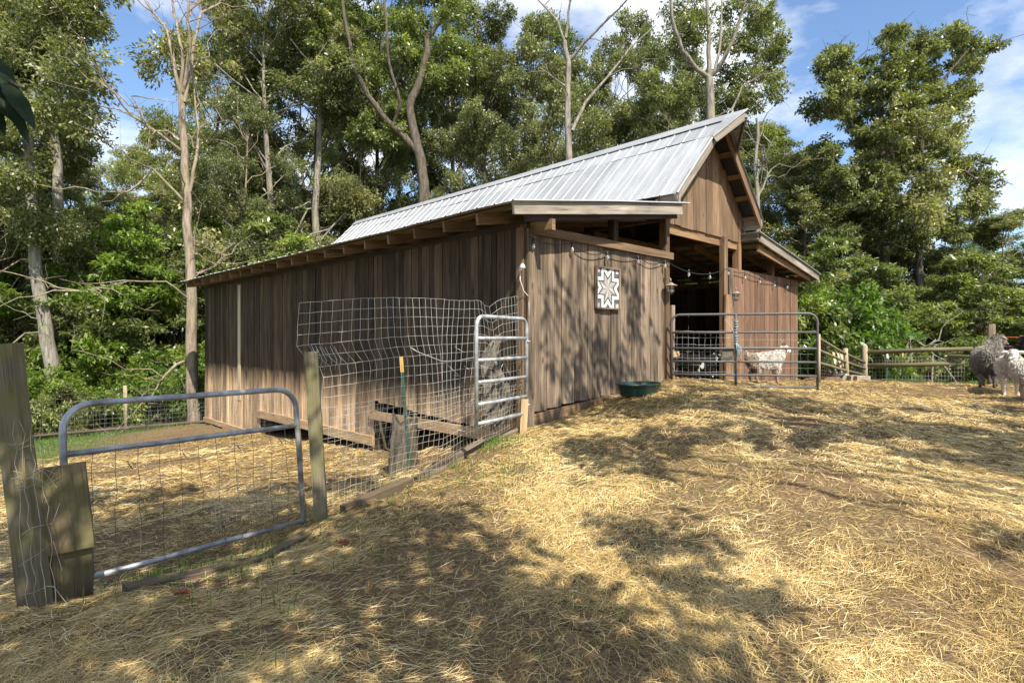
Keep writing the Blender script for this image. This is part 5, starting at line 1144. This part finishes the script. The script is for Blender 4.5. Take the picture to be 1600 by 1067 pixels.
# bare tree above the ridge
Z = 23
feature('dead_tree', gb(889, Z), 'bare pale tree standing behind the roof ridge', [
 ([root_px(889, Z), (889, 400, Z), (889, 240, Z), (887, 150, Z), (888, 95, Z), (882, 65, Z)], .17, .09), ([(882, 65, Z), (872, 35, Z), (850, 10, Z+.3), (830, -10, Z+.5)], .06, .02),
 ([(884, 60, Z), (888, 20, Z), (896, -20, Z)], .06, .03), ([(890, 95, Z), (910, 70, Z-.3), (940, 40, Z-.6), (980, 0, Z-1)], .07, .03),
 ([(894, 205, Z), (915, 160, Z+.3), (950, 120, Z+.5), (985, 75, Z+.8), (1025, 40, Z+1)], .08, .02), ([(883, 135, Z), (860, 118, Z), (843, 106, Z)], .04, .015)], M['bark_g'], twig=3, seed=71)
# grey three forked tree near the gable
Z = 22; g_ = random.Random(81); cl = []
for (x, y, s_) in ((1080, 40, 35), (1140, 30, 40), (1190, 20, 40), (1210, 50, 30), (1180, 80, 35), (1060, 90, 40), (1150, 120, 40), (1085, 140, 40), (1195, 110, 22), (1150, 170, 30), (1050, 150, 35)):
    for _ in range(4): cl.append((x+g_.gauss(0, .5)*s_, y+g_.gauss(0, .5)*s_, Z+.8+g_.uniform(-1, 2.2), g_.uniform(.4, .75)))
feature('broadleaf_tree', gb(1110, Z), 'grey tree forking three ways just behind the gable peak', [
 ([root_px(1112, Z), (1111, 300, Z), (1110, 185, Z), (1108, 122, Z)], .21, .15), ([(1108, 122, Z), (1090, 110, Z-.2), (1066, 80, Z-.5), (1050, 30, Z-.8), (1045, -20, Z-1)], .10, .05),
 ([(1108, 122, Z), (1108, 60, Z), (1104, -20, Z)], .10, .05), ([(1110, 120, Z), (1130, 95, Z-.3), (1150, 50, Z-.5), (1165, 0, Z-.8)], .10, .04), ([(1116, 115, Z), (1125, 70, Z+.3), (1128, 0, Z+.6)], .06, .03),
 ([(1142, 175, Z-.5), (1160, 135, Z-.5), (1190, 118, Z-.8), (1218, 112, Z-1)], .045, .012)], M['bark_g'], clumps=cl, nleaf=30000, leafm=M['leaf_o'], seed=82, twig=3, size=.13)
Z = 20
feature('dead_tree', gb(1186, Z), 'thin bare snag rising to the right of the gable', [([root_px(1185, Z), (1184, 400, Z), (1183, 310, Z), (1180, 260, Z), (1184, 220, Z), (1182, 185, Z)], .11, .04), ([(1184, 310, Z), (1195, 285, Z), (1205, 265, Z)], .04, .02), ([(1182, 280, Z), (1195, 245, Z-.2), (1210, 215, Z-.3)], .03, .01)], M['bark_g'], twig=4, seed=91)
# big spreading oak at the right
Z = 23; g_ = random.Random(101); cl = []
for (x, y, s_, n_) in ((1300, 75, 18, 4), (1325, 110, 25, 6), (1300, 150, 25, 6), (1395, 45, 16, 3), (1420, 80, 28, 7), (1460, 55, 22, 4), (1510, 45, 22, 4), (1540, 50, 12, 2), (1515, 85, 16, 3), (1380, 120, 35, 8), (1440, 130, 35, 8), (1490, 130, 22, 5), (1340, 190, 35, 8), (1400, 200, 40, 9), (1460, 200, 35, 8), (1280, 220, 25, 5), (1310, 260, 40, 9),
                      (1380, 280, 45, 10), (1450, 280, 40, 9), (1510, 230, 22, 4), (1530, 290, 25, 5), (1550, 345, 18, 3), (1270, 310, 35, 7), (1340, 350, 45, 10), (1420, 360, 45, 10), (1490, 350, 35, 7), (1240, 270, 25, 4), (1300, 400, 55, 12), (1390, 420, 55, 12), (1480, 410, 45, 11), (1535, 400, 30, 6)):
    for _ in range(n_): cl.append((1388+(x-1388)*.94+g_.gauss(0, .55)*s_, y+18+g_.gauss(0, .45)*s_, Z+g_.uniform(-2.4, 2.8), g_.uniform(.32, .66)))
feature('broadleaf_tree', gb(1385, Z), 'big spreading oak standing against the open sky at the right', [
 ([root_px(1385, Z), (1384, 480, Z), (1380, 380, Z), (1378, 280, Z), (1375, 180, Z), (1385, 100, Z)], .28, .08), ([(1380, 260, Z), (1420, 200, Z-.3), (1460, 140, Z-.6), (1520, 70, Z-.8)], .10, .03),
 ([(1378, 300, Z), (1340, 220, Z+.3), (1315, 150, Z+.6), (1300, 80, Z+.6)], .09, .03), ([(1380, 350, Z), (1440, 300, Z-.4), (1500, 260, Z-.8), (1535, 290, Z-1)], .09, .03), ([(1380, 380, Z), (1320, 320, Z-.4), (1260, 280, Z-.6)], .09, .03), ([(1378, 200, Z), (1410, 120, Z+.4), (1440, 60, Z+.6)], .07, .02)],
 M['bark_d'], clumps=cl, nleaf=170000, leafm=M['leaf_o'], seed=102, twig=8, size=.135)
Z = 14.8
feature('dead_branch', P(1440, 590, Z), 'grey dead branch poking up through the rail fence', [([(1405, 580, Z), (1425, 552, Z), (1450, 540, Z), (1462, 530, Z)], .03, .012), ([(1432, 532, Z), (1448, 545, Z), (1470, 560, Z), (1475, 575, Z)], .022, .01), ([(1412, 560, Z+.1), (1421, 530, Z+.1), (1424, 600, Z+.1)], .03, .02)], M['bark_g'], cat='branch', twig=2, seed=111)

# trees behind the camera whose canopy dapples the yard (sunlight comes through them)
def up(px, py, Zg, h, r, z=None):
    """clump that stands h metres above where its shade falls"""
    x = (px-CX)/F_PX*Zg; z0 = G(x, Zg) if z is None else z
    k = h/SUN.z; return (x+SUN.x*k, Zg+SUN.y*k, z0+h, r)
def shade_tree(base, label, targets, seed, dens=1000):
    global rnd
    keep = rnd; rnd = random.Random(seed); o = empty('broadleaf_tree', base, 0, label, 'tree'); bs = Vector(base); mb = MB()
    cl = [up(*t) for t in targets]; top = max(c[2] for c in cl)-base[2]
    cxm = sum(c[0] for c in cl)/len(cl)-base[0]; cym = sum(c[1] for c in cl)/len(cl)-base[1]
    tr_ = [Vector((cxm*.25*q*q, cym*.25*q*q, -.3+(top*.8+.3)*q)) for q in np.linspace(0, 1, 8)]
    mb.tube(tr_, [.26*(1-.7*q) for q in np.linspace(0, 1, 8)], 9, caps=False)
    cc = []
    for c in cl:
        v = Vector(c[:3])-bs; cc.append(tuple(v)); k = rnd.randint(4, 6); limb(mb, tr_[k], v, .045, .012, .06, 7, .02, 5)
    mb.build('trunk', M['bark_d'], o)
    rr = [c[3] for c in cl]; n = int(sum(r*r for r in rr)*dens)
    V, F, t = leaf_arrays(cc, rr, n, .15, seed, .8, aspect=.5); link('crown', mesh_np('crown', V, F, t), M['leaf_o'], o)
    rnd = keep; return o
H1 = 5.6
T1 = [(600, 800, 4.6, H1, .38), (690, 800, 4.5, H1, .30), (640, 850, 4.0, H1, .45), (560, 830, 4.4, H1, .4), (520, 900, 3.7, H1, .5), (420, 900, 3.7, H1, .5), (330, 960, 3.2, H1, .45), (220, 1000, 3.0, H1, .5), (120, 1030, 2.8, H1, .45), (450, 960, 3.2, H1, .4), (560, 1000, 3.0, H1, .32), (680, 920, 3.5, H1, .42), (760, 940, 3.3, H1, .40), (740, 1010, 2.9, H1, .38),
      (840, 960, 3.2, H1, .36), (860, 1030, 2.8, H1, .34), (940, 1000, 3.0, H1, .30), (1000, 860, 3.9, H1, .28), (1070, 850, 4.0, H1, .26), (960, 830, 4.2, H1, .18), (1040, 910, 3.55, H1, .24), (1130, 950, 3.3, H1, .24), (1170, 960, 3.2, H1, .18), (1060, 1030, 2.8, H1, .28), (980, 1050, 2.7, H1, .28), (380, 1040, 2.7, H1, .3), (60, 900, 3.6, H1, .5), (150, 960, 3.2, H1, .4), (600, 1060, 2.6, H1, .3), (480, 840, 4.3, H1, .35), (790, 870, 3.9, H1, .22)]
T2 = [(930, 700, 6.0, H1, .40), (1000, 715, 5.8, H1, .42), (1070, 700, 6.0, H1, .40), (1150, 700, 6.0, H1, .38), (1230, 712, 5.9, H1, .38), (1310, 708, 6.0, H1, .32), (1390, 705, 6.0, H1, .36), (1470, 712, 5.8, H1, .38), (1550, 720, 5.6, H1, .45), (1000, 745, 5.3, H1, .28), (930, 735, 5.5, H1, .3), (1590, 770, 5.0, H1, .4), (1530, 770, 5.0, H1, .28), (1430, 745, 5.3, H1, .22), (890, 660, 7.0, H1, .35), (960, 650, 7.2, H1, .42), (1030, 655, 7.2, H1, .42), (1100, 650, 7.3, H1, .42), (1190, 650, 7.3, H1, .42), (1280, 655, 7.1, H1, .36),
      (1600, 900, 3.6, H1, .25), (1640, 700, 6, H1, .5), (1450, 660, 7.0, H1, .26), (1350, 660, 7.0, H1, .26), (1570, 650, 7.2, H1, .35), (940, 625, 8.0, H1, .3), (1010, 620, 8.2, H1, .3), (1100, 625, 8.0, H1, .3), (1180, 622, 8.1, H1, .32)]
T3 = [(330, 740, 6.3, 6, .45), (180, 840, 4.6, 6, .4), (400, 790, 5.2, 6, .4), (260, 790, 5.2, 6, .4), (200, 770, 5.6, 6, .5), (290, 760, 5.8, 6, .5), (380, 750, 6, 6, .5), (230, 820, 4.8, 6, .45), (330, 810, 5.0, 6, .45), (150, 720, 7, 6, .5), (420, 730, 6.6, 6, .4), (520, 720, 7, 6, .4), (250, 725, 7, 6, .4), (20, 830, 4.6, 6, .5), (60, 760, 5.5, 6, .5), (560, 740, 6.4, 6, .35), (450, 790, 5.0, 6, .3), (300, 860, 4.3, 6, .35)]
T4 = []
rw = random.Random(9)
for (px, py, r) in ((880, 470, .2), (905, 520, .24), (890, 590, .3), (935, 560, .22), (985, 440, .24), (990, 500, .26), (975, 560, .22), (960, 600, .2), (1010, 600, .16), (860, 560, .16), (920, 440, .12), (850, 470, .12), (1020, 520, .12), (905, 620, .22)):
    s_, z_ = front(px, py, 0); q = B(s_, 0, 0); T4.append(((q.x/q.y)*F_PX+CX, 0, q.y, 5.6, r*.9, z_))
shade_tree(gl_(2.6, -3.6), 'tree behind the camera whose shade falls on the near straw', [(a, b, c, d, r*1.02) for a, b, c, d, r in T1], 201, 1150)
shade_tree(gl_(8.5, -1.2), 'tree right of the camera whose shade crosses the middle of the yard', T2, 202, 1250)
shade_tree(gl_(-2.2, -3.0), 'tree left of the camera whose shade falls in the pen', [(a, b, c, d, r*1.2) for a, b, c, d, r in T3], 203, 1500)
shade_tree(gl_(7.6, 1.6), 'slender tree right of the camera shading the barn front', T4, 204, 900)

# near leafy twig at the upper left
nb_ = empty('overhanging_branch', P(-60, 120, 1.5), 0, 'large dark leaves hanging close to the camera at the upper left', 'branch'); off = nb_.location
MB().tube([P(-200, 100, 1.6)-off, P(-60, 110, 1.5)-off, P(10, 125, 1.45)-off, P(40, 140, 1.4)-off], [.012, .009, .006, .003], 6).build('twig', M['bark_d'], nb_)
def bigleaf(a, b_, w, curl, tone):
    mb = MB(); a = Vector(a)-off; b_ = Vector(b_)-off; ax_ = b_-a; L = ax_.length; ax_.normalize(); nn = Vector((.25, -.55, .8)); sd_ = ax_.cross(nn).normalized(); nn = sd_.cross(ax_).normalized()
    n, k = 10, 4; vs = []
    for i in range(n+1):
        q = i/n; c = a+ax_*L*q-nn*curl*q*q*L; wd = w*(math.sin(PI*q**.85)**.8*(1+.10*math.sin(q*26)))/2+.001
        for j in range(-k, k+1): vs.append(c+sd_*wd*j/k+nn*.18*wd*abs(j/k))
    m = 2*k+1; fs = [[i*m+j, i*m+j+1, (i+1)*m+j+1, (i+1)*m+j] for i in range(n) for j in range(m-1)]
    nv = len(vs); vs += [v-nn*.0006 for v in vs]; fs += [[nv+x for x in f[::-1]] for f in fs]
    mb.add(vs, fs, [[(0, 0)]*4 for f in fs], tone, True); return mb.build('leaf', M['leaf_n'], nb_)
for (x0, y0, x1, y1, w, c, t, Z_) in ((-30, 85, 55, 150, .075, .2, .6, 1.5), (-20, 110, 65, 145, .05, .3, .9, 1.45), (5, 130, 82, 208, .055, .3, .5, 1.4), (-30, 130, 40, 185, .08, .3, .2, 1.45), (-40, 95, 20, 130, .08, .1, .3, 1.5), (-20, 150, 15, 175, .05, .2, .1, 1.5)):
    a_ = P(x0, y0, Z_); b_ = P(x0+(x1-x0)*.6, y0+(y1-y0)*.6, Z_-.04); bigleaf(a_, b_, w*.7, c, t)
    bigleaf(a_+Vector((-.01, .02, -.03)), b_+Vector((-.03, .02, -.035)), w*.45, c, t*.5)
